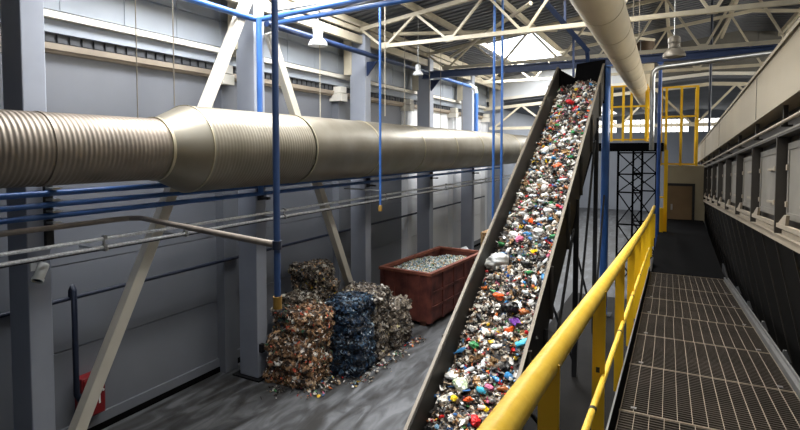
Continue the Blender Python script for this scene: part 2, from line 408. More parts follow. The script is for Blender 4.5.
b = MB(); b.lathe([(3.55,.465),(3.55,.479),(3.6,.479),(3.6,.465)], (DX,0,DZ), (0,1,0), 48); b.build('clamp_band', 'duct_rib', o)
# rods that carry the duct
for i, (y, lab) in enumerate(((at(137,80,X=DX+.12).y,'over the ribbed part of the big duct'), (at(174,80,X=DX+.12).y,'at the reducer of the big duct'), (13.3,'beside the white drop cord, over the big duct'), (15.0,'left of the small lamp, over the big duct'), (15.9,'just right of the small lamp, over the big duct'), (17.9,'left of the paired blue poles, over the big duct'))):
    b = MB(); zt = roof_z(DX)
    b.tube([(DX+.12,y,DZ+(.45 if y < 5.5 else .68)), (DX+.12,y,zt-.02)], .009, 6)
    tag(b.build('hanger_rod', 'rod_grey', origin=(DX+.12,y,zt)), 'thin hanger rod '+lab, 'rod', 'rods hanging the left duct')

# ------------------------------------------------------------------ pipes on the left wall
def pipe(name, pts, r, m, label, cat='pipe', group=None, n=12):
    b = MB(); b.tube(pts, r, n); return tag(b.build(name, m), label, cat, group)
for i, (z, r) in enumerate(((4.38,.043),(4.22,.043),(4.06,.043))):
    pipe('blue_pipe', [(-7.72,-2,z), (-7.72,25,z)], r, 'blue', ['uppermost of the three blue pipes under the duct', 'middle one of the three blue pipes under the duct', 'lowest of the three blue pipes, seen running on beneath the big duct'][i], 'pipe', 'blue pipes under the duct')
b = MB(); b.box((-7.86,4.0,3.6), (-7.79,4.1,4.62))
o = empty('pipe_rack', (-7.8,4.05,4.1), 'dark pipe rack upright holding blue pipes at the nearest column', 'bracket'); b.build('upright', 'dark', o)
for z in (4.46,4.3,4.14,3.98):
    b = MB(); b.box((-7.79,4.0,z-.025), (-7.62,4.12,z+.0)); b.build('rung', 'galv', o)
for y0 in (8.2, 12.6, 17.0, 21.4):
    b = MB(); b.box((-7.89,y0+.08,3.92), (-7.62,y0+.16,3.97)); b.box((-7.89,y0+.05,3.9), (-7.85,y0+.2,4.5))
    tag(b.build('pipe_bracket', 'dark', origin=(-7.8,y0,3.95)), 'dark bracket under the blue pipes on the %s column from the camera' % {8.2:'second',12.6:'third',17.0:'fourth',21.4:'fifth'}[y0], 'bracket', 'brackets for the blue pipes')
for i, z in enumerate((3.70, 3.575)):
    pipe('lagged_pipe', [(-7.3,-2,z), (-7.3,26,z)], .026, 'braid', ['upper of the two silvery lagged pipes crossing below the blue pipes', 'lower of the two silvery lagged pipes crossing below the blue pipes'][i], 'pipe', 'silvery lagged pipes')
pipe('dark_pipe', [(-7.55,-2,3.50), (-7.55,26,3.50)], .02, 'dark', 'dark thin pipe just beneath the silvery lagged pipes')
for i, y in enumerate((4.5, 5.9, 8.4, 12.7, 17.1, 21.5)):
    b = MB(); b.box((-7.9,y,3.52), (-7.24,y+.05,3.555)); b.box((-7.33,y,3.55), (-7.27,y+.05,3.62)); b.box((-7.33,y,3.69), (-7.27,y+.05,3.75)); b.box((-7.31,y,3.6), (-7.29,y+.03,3.7))
    tag(b.build('pipe_clamp', 'galv', origin=(-7.5,y,3.55)), 'clamp on the lagged pipes, number %s counted from the left' % ['one','two','three','four','five','six'][i], 'clamp', 'clamps on the lagged pipes')
# brown steel pipe that turns out of the wall to the near blue drop pipe
PX, PY = at(277, 245, Z=5-1.09).x, at(277, 245, Z=5-1.09).y
e0 = Vector((-7.62,5.05,3.91))
pipe('steel_pipe', [(-7.62,-2,3.91), (-7.62,4.9,3.91), (-7.58,5.1,3.91), (-7.42,5.2,3.91), (PX,PY,3.91)], .04, 'rust_pipe', 'brownish steel pipe bending away from the wall to the blue drop pipe', n=14)
o = empty('drop_pipe', (PX,PY,8.9), 'thick dark blue drop pipe hanging from the roof to the bales, with a brass end', 'pipe')
zb = at(277, 300, X=PX).z
b = MB(); b.tube([(PX,PY,zb), (PX,PY,roof_z(PX)-.02)], .038, 14); b.build('tube', 'pole_blue', o)
b = MB(); b.lathe([(0,.0),(0,.048),(-.0,.05),(.14,.05),(.14,.036)], (PX,PY,zb-.1), (0,0,1), 14); b.build('end_fitting', 'brass', o)
b = MB(); b.lathe([(-.05,.04),(-.05,.052),(.05,.052),(.05,.04)], (PX,PY,3.91), (0,0,1), 14); b.build('collar', 'blue_dark', o)
# blue pipe assembly high on the second column
q0 = at(258, 20, Y=8.1)
qx = q0.x
o = pipe('blue_pipe', [(qx,-2,q0.z), (qx,8.1,q0.z)], .062, 'blue', 'blue pipe along the wall top, coming in from the upper left corner')
p1 = at(400, -9, Z=q0.z); p2 = at(400, 1, Z=q0.z-.12)
def ext(a, c, k): a = Vector(a); c = Vector(c); return a+(c-a)*k
pipe('blue_pipe', [(qx,8.1,q0.z), ext((qx,8.1,q0.z), p1, 2.6)], .055, 'blue', 'upper of the two blue pipes crossing under the roof from the elbow')
s2 = at(276, 23, Z=q0.z-.12); pipe('blue_pipe', [s2, ext(s2, p2, 2.6)], .05, 'blue', 'lower of the two blue pipes crossing under the roof from the elbow')
pipe('blue_pipe', [(qx+.12,8.0,q0.z), (qx+.12,8.0,4.1)], .06, 'blue', 'blue vertical pipe in front of the second column, going down behind the duct')
q3 = at(380, 56, Y=14.7)
pipe('blue_pipe', [(-7.62,8.3,7.63), (-7.62,16.6,7.63)], .07, 'beam_blue', 'dark blue pipe along the wall behind the white lamp, up to the crane beam')
for i, y in enumerate((12.7, 17.1)):
    b = MB(); b.prism([(-7.9,y,7.5),(-7.55,y,7.5),(-7.9,y,7.1)], (0,.06,0)); tag(b.build('knee_bracket', 'beam_blue'), ['dark knee bracket on the third column under the blue pipe', 'dark knee bracket on the fourth column under the crane beam'][i], 'bracket')
# downpipe with a white elbow at the fifth column
a0 = Vector((-7.62,16.6,7.6)); a1 = at(472, 87, Y=20.6); a2 = Vector((a1.x,a1.y+.25,a1.z-.2))
o = empty('downpipe', a1, 'blue downpipe with a white elbow by the fifth column, going behind the duct', 'pipe')
b = MB(); b.tube([a0, a1], .065, 12); b.build('inclined_run', 'blue', o)
b = MB(); b.tube([a1-Vector((.0,.25,-.06)), a1, a1+Vector((.1,.12,-.05)), a1+Vector((.13,.16,-.3))], .085, 12); b.build('elbow', 'white', o)
b = MB(); b.tube([a1+Vector((.13,.16,-.25)), a1+Vector((.13,.16,-3.2))], .09, 12); b.build('drop', 'blue', o)
# small air drop with brass end
h0 = at(380, 5, X=-6.0); h1 = at(379, 207, X=-6.0)
o = empty('drop_pipe', h0, 'thin blue air drop in front of the duct, ending in a brass nozzle', 'pipe')
b = MB(); b.tube([(h0.x,h0.y,h1.z), (h0.x,h0.y,h0.z+.03)], .028, 10); b.build('tube', 'blue', o)
b = MB(); b.lathe([(0,.0),(0,.045),(.1,.05),(.14,.03)], (h0.x,h0.y,h1.z-.1), (0,0,1), 10); b.build('nozzle', 'brass', o)
b = MB(); zz = at(380, 191, X=-6.0).z; b.tube([(h0.x,h0.y,zz), (h0.x-1.2,h0.y+.3,zz)], .02, 8); b.build('stay_bar', 'galv', o)
# two slender blue poles standing on the floor beside the conveyor
for i, xp in enumerate((493.5, 501.5)):
    p = at(xp, 150, X=-4.05); 
    pipe('blue_pole', [(p.x,p.y,0), (p.x,p.y,roof_z(p.x))], .033, 'blue', ['left one of the paired slim blue poles beside the conveyor', 'right one of the paired slim blue poles beside the conveyor'][i], 'pole', 'paired blue poles')
# wall pipe to the red cabinet
o = empty('fire_main', (-8.84,5,2.55), 'thin dark blue fire pipe along the low wall with a drop to the red cabinet', 'pipe')
b = MB(); b.tube([(-8.72,-2,2.55), (-8.72,25.5,2.55)], .035, 10); b.build('main', 'blue_dark', o)
y0c, y1c = at(82.5,390,X=-8.76).y, at(106,390,X=-8.76).y
ct, cb = at(104,372,X=-8.76).z, at(104,412,X=-8.76).z
py = at(74.5,340,X=-8.66).y
b = MB(); b.tube([(-8.72,py,2.55), (-8.72,py,2.68), (-8.68,py,2.74), (-8.64,py,2.68), (-8.64,py,.95), (-8.66,py+.06,.84), (-8.8,y0c,.82)], .045, 10); b.build('drop', 'blue_dark', o)
o = empty('hose_cabinet', (-8.88,(y0c+y1c)/2,cb), 'red fire hose cabinet low on the wall behind the diagonal brace', 'cabinet')
b = MB(); b.box((-8.999,y0c,cb), (-8.78,y1c,ct)); b.build('case', 'red_box', o, bevel=.01)
b = MB(); b.box((-8.78,y0c+.03,cb+.03), (-8.76,y1c-.03,ct-.03)); d = b.build('door', 'red_box', o, bevel=.005)
zm = (cb+ct)/2
b = MB(); b.box((-8.76,y1c-.13,zm-.16), (-8.756,y1c-.1,zm-.02)); b.build('label_strip', 'white', d)
b = MB(); b.lathe([(0,.0),(0,.02),(.03,.02),(.03,0)], (-8.76,y1c-.06,zm+.06), (1,0,0), 10); b.build('lock', 'white', d)
b = MB(); b.box((-8.95,y1c-.1,ct), (-8.8,y1c-.05,ct+.03)); b.build('bracket', 'galv', o)
# security camera on the nearest column
s = at(41, 272, X=-7.72)
o = empty('security_camera', s, 'small white security camera on the nearest column, pointing down', 'camera')
ax = (Vector((.35,-.55,-.75))).normalized()
b = MB(); b.lathe([(-.12,0),(-.12,.065),(-.1,.07),(.09,.07),(.1,.078),(.14,.08),(.14,.065)], s, ax, 18); b.build('housing', 'white', o)
b = MB(); b.lathe([(.1,0),(.1,.065),(.118,.065)], s, ax, 18); b.build('lens', 'glass_grey', o)
b = MB(); b.tube([s-ax*.08, s-ax*.08+Vector((-.1,.02,.06)), (-7.9,s.y+.03,s.z+.07)], .018, 8); b.box((-7.9,s.y-.05,s.z), (-7.875,s.y+.1,s.z+.14)); b.build('mount', 'white', o)
# electrical box low on the second column
s = at(262, 348, X=-7.86); b = MB(); b.box((-7.9,s.y-.05,s.z-.09), (-7.82,s.y+.05,s.z+.09)); tag(b.build('junction_box', 'dark', origin=(-7.86,s.y,s.z)), 'small dark switch box on the second column above the bales', 'box')

# ------------------------------------------------------------------ lamps
def lamp(top, z, s, label, m='lamp_white', gm='lamp_white'):
    x, y = top.x, top.y
    o = empty('high_bay_lamp', (x,y,z), label, 'lamp', 'high bay lamps')
    b = MB(); b.lathe([(0,.5*s),(.03*s,.5*s),(.16*s,.47*s),(.3*s,.37*s),(.4*s,.24*s),(.43*s,.2*s)], (x,y,z), (0,0,1), 28); b.build('shade', m, o)
    b = MB(); b.lathe([(.03*s,.0),(.03*s,.47*s)], (x,y,z), (0,0,1), 28); b.build('lens', gm, o)
    b = MB(); b.lathe([(.43*s,.2*s),(.43*s,.25*s),(.62*s,.25*s),(.66*s,.22*s),(.66*s,.27*s),(.9*s,.27*s),(.98*s,.2*s),(.98*s,0)], (x,y,z), (0,0,1), 24); b.build('ballast_housing', m, o)
    b = MB(); b.tube([(x,y,z+.97*s), (x,y,roof_z(x))], .014, 8); b.build('suspension_rod', 'galv', o)
    return o
l1 = at(318, 46, Y=9.6); lamp(l1, l1.z, .44, 'white high bay lamp hanging in front of the blue pipes at upper left')
pipe('pull_cord', [(l1.x+.05,l1.y,l1.z+.01), (l1.x+.05,l1.y,at(320,165,Y=9.6).z)], .008, 'truss', 'thin cord hanging below the white lamp in front of the duct', 'cord')
l2 = at(418, 75, X=-6.6); lamp(l2, l2.z, .3, 'small high bay lamp hanging near the fourth column')
l3 = at(674, 57, Y=14); lamp(l3, l3.z, .5, 'dark bell lamp hanging right of the pale roof duct', 'lamp_dark', 'lamp_dark')
c = at(385, 60, X=-6.3); pipe('hanging_cable', [(c.x,c.y,at(384,116,X=-6.3).z), (c.x,c.y,roof_z(c.x)-.02)], .010, 'rod_grey', 'pale drop cord beside the thin blue air drop', 'cord')

# ------------------------------------------------------------------ crane beam and its columns
b = MB(); YB = 16.45
o = empty('crane_beam', (-7.6,YB,7.55), 'dark blue crane beam crossing the hall under the third truss', 'beam')
b.box((-7.9,YB-.1,7.46), (12,YB+.1,7.49)); b.box((-7.9,YB-.1,7.66), (12,YB+.1,7.69)); b.box((-7.9,YB-.03,7.49), (12,YB+.03,7.66)); b.build('girder', 'beam_blue', o)
def bcol(xp, w, label, m='blue'):
    p = at(xp, 150, Y=YB)
    o = empty('crane_column', (p.x,YB,0), label, 'column', 'blue crane columns')
    b = MB(); b.tube([(p.x,YB,.03), (p.x,YB,7.46)], w/2, 20); b.build('shaft', m, o)
    b = MB(); b.box((p.x-w,YB-w,0), (p.x+w,YB+w,.035)); b.build('base_plate', 'dark', o)
    b = MB(); b.box((p.x-w*.8,YB-w*.8,7.42), (p.x+w*.8,YB+w*.8,7.46)); b.build('cap_plate', m, o)
    return p
bcol(605.5, .23, 'thick bright blue column right beside the conveyor')
bcol(658.8, .1, 'slimmer blue column near the end of the yellow handrail', 'blue_deep')
# inclined blue strut down to the beam, with short hangers
o = empty('blue_strut', at(588,57,Y=16.2), 'dark blue strut sloping from the roof to the crane beam, left of the pale duct', 'strut')
b = MB(); pts = [at(541,-3,Y=13.0), at(587,50,Y=16.0), at(588,61,Y=16.2)]; b.bar(pts[0]+(pts[0]-pts[1])*.05, pts[1], .13, .17, up=(0,1,0)); b.bar(pts[1], pts[2], .1, .13); b.build('sloping_bar', 'beam_blue', o)
for xp, ya, yb, Y_ in ((565,1,23,14.5),(573.5,34,77,15.2)):
    b = MB(); a_, c_ = at(xp,ya,Y=Y_), at(xp,yb,Y=Y_); b.bar(a_, c_, .06, .06); b.build('hanger', 'beam_blue', o)

# ------------------------------------------------------------------ pale roof duct over the walkway
RDR = .287; D0 = Vector((-.76, 0, 6.79)); DD = Vector((-math.tan(math.radians(1.3)), 1, .0188))
o = empty('roof_duct', D0+DD*10, 'large pale round duct hanging over the walkway, running away from the camera', 'duct')
ys = [1.5,4.2,6.0,7.4,9.0,10.8,12.8,15,17.5,20,22.4,25,28,31]
for y0, y1 in zip(ys, ys[1:]):
    b = MB(); b.lathe([(y0,RDR),(y0+.3,RDR+.004),(y0+(y1-y0)*.5,RDR+.002),(y1-.04,RDR)], D0, DD, 36); b.build('section', 'duct_white', o)
    b = MB(); b.lathe([(y1-.05,RDR-.01),(y1-.05,RDR+.006),(y1-.01,RDR+.006),(y1-.01,RDR-.01)], D0, DD, 36); b.build('seam_ring', 'duct_white', o)
b = MB(); b.lathe([(31,RDR),(31.01,.01)], D0, DD, 36); b.build('end_cap', 'duct_white', o)
RC = at(644.5, 60, Y=24.2); RB = (D0+DD*24.2).z
b = MB(); b.lathe([(0,.42),(1.55,.36),(1.6,.33)], (RC.x,24.2,RB+.1), (0,0,1), 30); b.build('riser', 'duct_white', o)
b = MB(); b.lathe([(1.6,.36),(1.6,.38),(roof_z(RC.x)-RB-.12,.385)], (RC.x,24.2,RB+.1), (0,0,1), 30); b.build('collar', 'collar_brown', o)
for i, y in enumerate((8.1, 12.3, 21.1)):
    c_ = D0+DD*y
    b = MB(); b.tube([(c_.x,y,c_.z+RDR-.02), (c_.x,y,roof_z(c_.x)-.02)], .009, 6)
    tag(b.build('hanger_rod', 'galv'), 'thin rod hanging the pale roof duct at the %s truss' % ['first','second','fourth'][i], 'rod', 'rods hanging the pale duct')
for i, xp in enumerate((633, 639)):
    c_ = at(xp, 36, Y=14.6)
    b = MB(); b.tube([c_, (c_.x,c_.y,roof_z(c_.x)-.02)], .012, 6)
    tag(b.build('hanger_rod', 'rod_grey'), ['left one of two thin rods standing up beside the pale roof duct', 'right one of two thin rods standing up beside the pale roof duct'][i], 'rod', 'rods hanging the pale duct')
# galvanised pipe with elbow
o = empty('galvanised_pipe', at(655,85,Y=15.9), 'galvanised pipe with an elbow, crossing below the crane beam to the right', 'pipe')
GY = 15.9
g0 = at(652.5,104,Y=GY); g1 = at(652.5,78,Y=GY); zt = at(664,67,Y=GY).z
b = MB(); pp = [g0, g1, at(653.5,73,Y=GY), at(656,69.5,Y=GY), at(660,67.6,Y=GY), at(664,67,Y=GY), at(772,53,Z=zt), ext(at(664,67,Y=GY), at(772,53,Z=zt), 1.6)]; b.tube(pp, .066, 14); b.build('tube', 'galv', o)
b = MB(); b.tube([g0, (g0.x,g0.y,at(652,150,Y=GY).z)], .062, 14); b.build('drop', 'galv', o)

# ------------------------------------------------------------------ conveyor
LX, RX = -3.17, -1.9
T0, K = 1.17-.637*6.11, .637
ctop = lambda y: T0+K*y                              # top edge of the side plates
CY0, CY1 = 5.0, 15.95
o = empty('inclined_conveyor', ((LX+RX)/2,CY0,0), 'long inclined trough conveyor carrying mixed waste up to the right', 'conveyor')
def side(x, t, name, deep):
    b = MB(); n = 12; poly = [(x,CY0,max(.03,ctop(CY0)-deep))]
    ys = [CY0+(CY1-CY0)*i/n for i in range(n+1)]
    poly = [(x,y,max(.03,ctop(y)-deep)) for y in ys]+[(x,y,ctop(y)) for y in ys[::-1]]
    for i in range(n):
        p = [(x,ys[i],max(.03,ctop(ys[i])-deep)),(x,ys[i+1],max(.03,ctop(ys[i+1])-deep)),(x,ys[i+1],ctop(ys[i+1])),(x,ys[i],ctop(ys[i]))]
        b.hexa([p[0],(x+t,)+p[0][1:],(x+t,)+p[1][1:],p[1],p[3],(x+t,)+p[3][1:],(x+t,)+p[2][1:],p[2]])
    return b.build(name, 'belt_steel' , o)
sl = side(LX-.02, .05, 'side_plate', 1.0); sr = side(RX-.03, .05, 'side_plate', 1.0)
for x, s_ in ((LX-.01, sl), (RX+.01, sr)):
    b = MB(); b.bar((x,CY0,ctop(CY0)+.012), (x,CY1,ctop(CY1)+.012), .05, .03); b.build('flange', 'flange', s_)
for x, s_, sg in ((LX-.05, sl, -1), (RX+.05, sr, 1)):   # stiffeners on the outer faces
    y = CY0+1
    while y < CY1-.3:
        b = MB(); z1 = ctop(y)-.03; z0 = max(.05, ctop(y)-.95); b.box((x-.03,y-.03,z0), (x+.03,y+.03,z1)); b.build('stiffener', 'conv_out', s_); y += 1.5
b = MB(); bt = .62
ysb = [CY0+(CY1+.2-CY0)*i/24 for i in range(25)]
for ya, yb in zip(ysb, ysb[1:]):
    za, zb2 = max(.06, ctop(ya)-bt), max(.06, ctop(yb)-bt)
    b.hexa([(LX+.04,ya,za-.03),(RX-.04,ya,za-.03),(RX-.04,yb,zb2-.03),(LX+.04,yb,zb2-.03),(LX+.04,ya,za),(RX-.04,ya,za),(RX-.04,yb,zb2),(LX+.04,yb,zb2)])
b.build('belt', 'black', o)
zc_ = ctop(CY1); b = MB(); b.prism([(LX-.02,CY1+.22,zc_-1.1),(RX+.02,CY1+.22,zc_-1.1),(RX+.02,CY1+.22,zc_+.17),(LX+.5,CY1+.22,zc_+.1),(LX+.44,CY1+.22,zc_-.3),(LX-.02,CY1+.22,zc_-.02)], (0,.06,0)); b.build('end_plate', 'black', o)
b = MB(); b.box((LX-.02,CY1,ctop(CY1)-1.0), (LX+.03,CY1+.26,ctop(CY1)-.02)); b.box((RX-.03,CY1,ctop(CY1)-1.0), (RX+.02,CY1+.28,ctop(CY1)+.02)); b.build('head_cheek', 'black', o)
for y in (8.6, 11.6, 14.6):
    for x in (LX+.02, RX+.02):
        b = MB(); b.box((x-.05,y-.05,0), (x+.05,y+.05,ctop(y)-.75)); b.build('leg', 'dark', o)
    b = MB(); zc = ctop(y)-1.2; b.bar((LX+.02,y,.3), (RX+.02,y,zc), .05, .05, up=(0,1,0)); b.bar((RX+.02,y,.3), (LX+.02,y,zc), .05, .05, up=(0,1,0)); b.build('cross_brace', 'dark', o)
    b = MB(); b.bar((RX+.03,y,.35), (RX+.03,y+2.6,ctop(y+2.6)-1.1 if y < 14 else 5.2), .05, .05, up=(1,0,0)); b.build('leg_brace', 'dark', o)

# waste on the belt: a base mass, countless scraps, and several hundred pieces one can point at
WASTE = [(236,234,228),(240,240,238),(214,206,192),(226,222,214),(150,140,124),(112,92,72),(196,172,140),(64,58,52),(34,32,32),(60,110,170),(196,44,44),(60,130,72),(232,190,40),(226,120,60),(214,110,140),(120,160,190),(90,70,54),(24,22,22)]
for i, c_ in enumerate(WASTE): mat('waste_%d' % i, tuple(int(q*.93) for q in c_), .45 if i % 3 else .3, 0, .18, 8)
WM = ['waste_%d' % i for i in range(len(WASTE))]
cells('waste_mass', WASTE[2:9]+[(34,30,28)]*7+[(120,96,72),(70,78,86),(24,22,20)], 18)
def hsurf(x, y):                                      # top of the heap, above the belt
    u = (x-LX)/(RX-LX)
    h = .10-.02*max(0,y-9)+.13*math.sin(PI*min(1,max(0,u)))**.8+.10*max(0,u-.35)
    h += .07*noise.noise(Vector((x*1.7,y*1.5,3.1)))+.05*noise.noise(Vector((x*4,y*4,7.7)))
    if abs(y-7.55) < .14: h -= .10
    return max(.06, ctop(y)-bt)+max(.03,h)
b = MB(); nx, ny = 18, 150
base = b.add([(LX+.05+(RX-LX-.1)*i/nx, CY0+.1+(CY1-CY0-.05)*j/ny, hsurf(LX+.05+(RX-LX-.1)*i/nx, CY0+.1+(CY1-CY0-.05)*j/ny)-.03) for j in range(ny+1) for i in range(nx+1)])
for j in range(ny):
    for i in range(nx): q = base+j*(nx+1)+i; b.face((q,q+1,q+nx+2,q+nx+1))
tag(b.build('waste_mass', 'waste_mass'), 'packed mass of mixed waste lying on the inclined conveyor belt', 'waste', kind='stuff')

# scrap builders -----------------------------------------------------------
t_ = (1+5**.5)/2
ICO = [Vector(v).normalized() for v in ((-1,t_,0),(1,t_,0),(-1,-t_,0),(1,-t_,0),(0,-1,t_),(0,1,t_),(0,-1,-t_),(0,1,-t_),(t_,0,-1),(t_,0,1),(-t_,0,-1),(-t_,0,1))]
ICF = [(0,11,5),(0,5,1),(0,1,7),(0,7,10),(0,10,11),(1,5,9),(5,11,4),(11,10,2),(10,7,6),(7,1,8),(3,9,4),(3,4,2),(3,2,6),(3,6,8),(3,8,9),(4,9,5),(2,4,11),(6,2,10),(8,6,7),(9,8,1)]
def rrot(): return Matrix.Rotation(R.uniform(0,2*PI), 3, 'Z') @ Matrix.Rotation(R.uniform(0,PI), 3, 'X') @ Matrix.Rotation(R.uniform(0,2*PI), 3, 'Z')
def lump(b, p, s, mi, sq=None):
    rot = rrot(); sc = sq or (R.uniform(.5,1.2), R.uniform(.4,1), R.uniform(.2,.6)); n = b.add([Vector(p)+rot@Vector((v.x*sc[0],v.y*sc[1],v.z*sc[2]))*s*R.uniform(.6,1.2) for v in ICO])
    for f in ICF: b.face([n+i for i in f], mi)
def flake(b, p, s, mi, nrm=None):                      # a bent scrap, two plies thick at the fold
    rot = rrot()
    if nrm is not None:
        q = Vector(nrm).to_track_quat('Z', 'Y').to_matrix(); rot = q @ Matrix.Rotation(R.uniform(0,2*PI),3,'Z') @ Matrix.Rotation(R.uniform(-.8,.8),3,'X') @ Matrix.Rotation(R.uniform(-.8,.8),3,'Y')
    w, l, k = R.uniform(.35,.9)*s, R.uniform(.6,1.3)*s, R.uniform(-.5,.5)*s
    pts = [(-w,-l,k*R.random()),(w*R.uniform(.6,1),-l*.9,0),(-w*.9,0,-k*.3),(w,.1*l,k*.5),(-w*R.uniform(.4,1),l,k),(w*.7,l*R.uniform(.6,1.1),-k*.6)]
    n = b.add([Vector(p)+rot@Vector(v) for v in pts]); t = b.add([Vector(p)+rot@(Vector(v)+Vector((0,0,.006))) for v in pts])
    b.face((n,n+1,n+3,n+2), mi); b.face((n+2,n+3,n+5,n+4), mi); b.face((t+2,t+3,t+1,t), mi); b.face((t+4,t+5,t+3,t+2), mi)
    ring = [0,1,3,5,4,2]
    for i in range(6): i0, i1 = ring[i], ring[(i+1)%6]; b.face((n+i1,n+i0,t+i0,t+i1), mi)
WT = [4,3,6,4,6,8,5,10,10,2,2,2,1,2,1,2,8,9]
def wcol(): return R.choices(range(len(WASTE)), WT)[0]
b = MB()
for i in range(7600):
    x = R.uniform(LX+.06, RX-.06); y = CY0+.3+(CY1-CY0-.2)*R.random()**1.15; z = hsurf(x,y)
    s = R.uniform(.018,.058)
    (lump if R.random() < .5 else flake)(b, (x,y,z+R.uniform(-.03,.035)), s, wcol())
tag(b.build('waste_scraps', WM, smooth=False), 'countless small scraps of mixed litter covering the conveyor load', 'litter', kind='stuff')

def bag_mesh(name, m, s, flat=.6, tail=False):
    bm = bmesh.new(); bmesh.ops.create_icosphere(bm, subdivisions=4, radius=1); off = Vector((R.uniform(0,50),R.uniform(0,50),R.uniform(0,50)))
    for v in bm.verts:
        c0 = v.co.copy(); r = .8+.5*noise.noise(c0*1.2+off)+.5*(.5-abs(noise.noise(c0*2.1+off)))+.3*(.5-abs(noise.noise(c0*4.7+off)))
        v.co = Vector((c0.x*1.1, c0.y*.8, c0.z*flat))*r*s
        if tail and c0.x > .6: v.co.x += (c0.x-.6)*1.6*s; v.co.y *= 1-(c0.x-.6)*1.2; v.co.z *= 1-(c0.x-.6)
    for f in bm.faces: f.smooth = True
    me = bpy.data.meshes.new(name); bm.to_mesh(me); bm.free(); me.materials.append(MATS[m]); return me
def mb_mesh(b, m, name, smooth=True):
    o = b.build(name, m, smooth=smooth); me = o.data; bpy.data.objects.remove(o); return me
def bottle_mesh(m, capm, s):
    b = MB(); k = R.uniform(.85,1.15)
    b.lathe([(0,.0),(0,.026),(.01,.033),(.05,.033*k),(.06,.029),(.09,.033),(.14,.033*k),(.17,.026),(.195,.013),(.215,.013)], (0,0,-.1), (0,0,1), 14)
    b.lathe([(.205,.0155),(.228,.0155),(.228,0)], (0,0,-.1), (0,0,1), 12, 1)
    for v in b.v: v *= s; v.x += .004*s*8*noise.noise(v*14); v.y *= R.uniform(.96,1.0)
    return mb_mesh(b, [m, capm], 'plastic_bottle')
def can_mesh(m, s):
    b = MB(); b.lathe([(0,0),(0,.026),(.008,.032),(.05,.033),(.07,.027),(.1,.033),(.112,.028),(.112,.024),(.106,0)], (0,0,-.055), (0,0,1), 16)
    for v in b.v: v *= s
    return mb_mesh(b, m, 'drinks_can')
def carton_mesh(m, s):
    b = MB(); b.hexa([(-.05,-.035,-.09),(.05,-.03,-.09),(.045,.035,-.08),(-.05,.03,-.09),(-.045,-.03,.07),(.05,-.035,.06),(.04,.03,.07),(-.05,.035,.06)])
    b.prism([(-.045,-.03,.065),(.048,-.033,.06),(.05,.0,.1),(-.05,0,.1)], (0,.03,0))
    for v in b.v: v *= s
    return mb_mesh(b, m, 'drinks_carton', False)
def cup_mesh(m, s):
    b = MB(); b.lathe([(0,0),(0,.026),(.09,.038),(.092,.041),(.086,.041),(.086,.036),(.005,.024),(.005,0)], (0,0,-.045), (0,0,1), 18)
    for v in b.v: v *= s; v.x *= .85
    return mb_mesh(b, m, 'plastic_cup')
def tray_mesh(m, s):
    b = MB(); o_ = [(-.09,-.06),(.09,-.06),(.09,.06),(-.09,.06)]
    n = b.add([(x,y,.03) for x,y in o_]+[(x*.8,y*.78,0) for x,y in o_]+[(x*.8,y*.78,-.004) for x,y in o_]+[(x*1.02,y*1.02,.026) for x,y in o_])
    b.face((n+4,n+5,n+6,n+7)); b.face((n+11,n+10,n+9,n+8))
    for i in range(4):
        j = (i+1)%4; b.face((n+i,n+j,n+4+j,n+4+i)); b.face((n+8+i,n+8+j,n+12+j,n+12+i)); b.face((n+i,n+12+i,n+12+j,n+j))
    for v in b.v: v *= s; v.z += .01*math.sin(v.x*20)*s
    return mb_mesh(b, m, 'food_tray', False)
def sheet_mesh(m, s, nm):
    b = MB(); n = 9; off = Vector((R.uniform(0,40),R.uniform(0,40),0))
    g = [[Vector(((i/n-.5)*1.3*s,(j/n-.5)*s,s*.45*noise.noise(Vector((i*.5,j*.5,0))+off))) for i in range(n+1)] for j in range(n+1)]
    k = b.add([p for r_ in g for p in r_]); k2 = b.add([p+Vector((0,0,.006)) for r_ in g for p in r_])
    for j in range(n):
        for i in range(n): q = j*(n+1)+i; b.face((k+q+n+1,k+q+n+2,k+q+1,k+q)); b.face((k2+q,k2+q+1,k2+q+n+2,k2+q+n+1))
    for i in range(n):
        for (a_, c_) in (((i),(i+1)),((n*(n+1)+i+1),(n*(n+1)+i)),(((i+1)*(n+1)),(i*(n+1))),((i*(n+1)+n),((i+1)*(n+1)+n))): b.face((k+a_,k+c_,k2+c_,k2+a_))
    return mb_mesh(b, m, nm)
mat('clear_plastic', (214,222,226), .18, 0, .06, 6); mat('bottle_blue', (70,140,196), .2, 0, .08, 6); mat('bottle_green', (60,140,84), .2, 0, .08, 6); mat('bottle_amber', (150,84,40), .2, 0, .1, 6)
mat('bag_white', (238,238,234), .35, 0, .05, 9); mat('bag_grey', (196,198,196), .35, 0, .08, 9); mat('bag_black', (20,20,22), .3, 0, .15, 9); mat('bag_red', (206,30,34), .4, 0, .08, 9); mat('bag_green', (170,205,130), .4, 0, .4, 6, col2=(236,240,230))
mat('card', (186,150,108), .7, 0, .12, 6); mat('foil', (196,198,200), .3, .8, .1, 8); mat('can_red', (200,36,36), .3, .4, .12, 30); mat('can_blue', (40,90,170), .3, .4, .12, 30); mat('paper', (234,230,220), .7, 0, .06, 8); mat('orange', (232,96,36), .45, 0, .1, 8); mat('yellow_pl', (240,208,30), .4, 0, .06, 8); mat('pink', (222,116,150), .45, 0, .1, 8); mat('purple', (112,60,150), .45, 0, .1, 8); mat('cyan', (70,180,210), .4, 0, .08, 8)
kinds = []
def addk(name, cat, label, meshes, w, size): kinds.append((name, cat, label, meshes, w, size))
ON = ' among the mixed waste on the inclined conveyor'
addk('plastic_bag', 'bag', 'crumpled white plastic bag'+ON, [bag_mesh('plastic_bag','bag_white',R.uniform(.06,.1),.5,i%2) for i in range(6)], 30, .06)
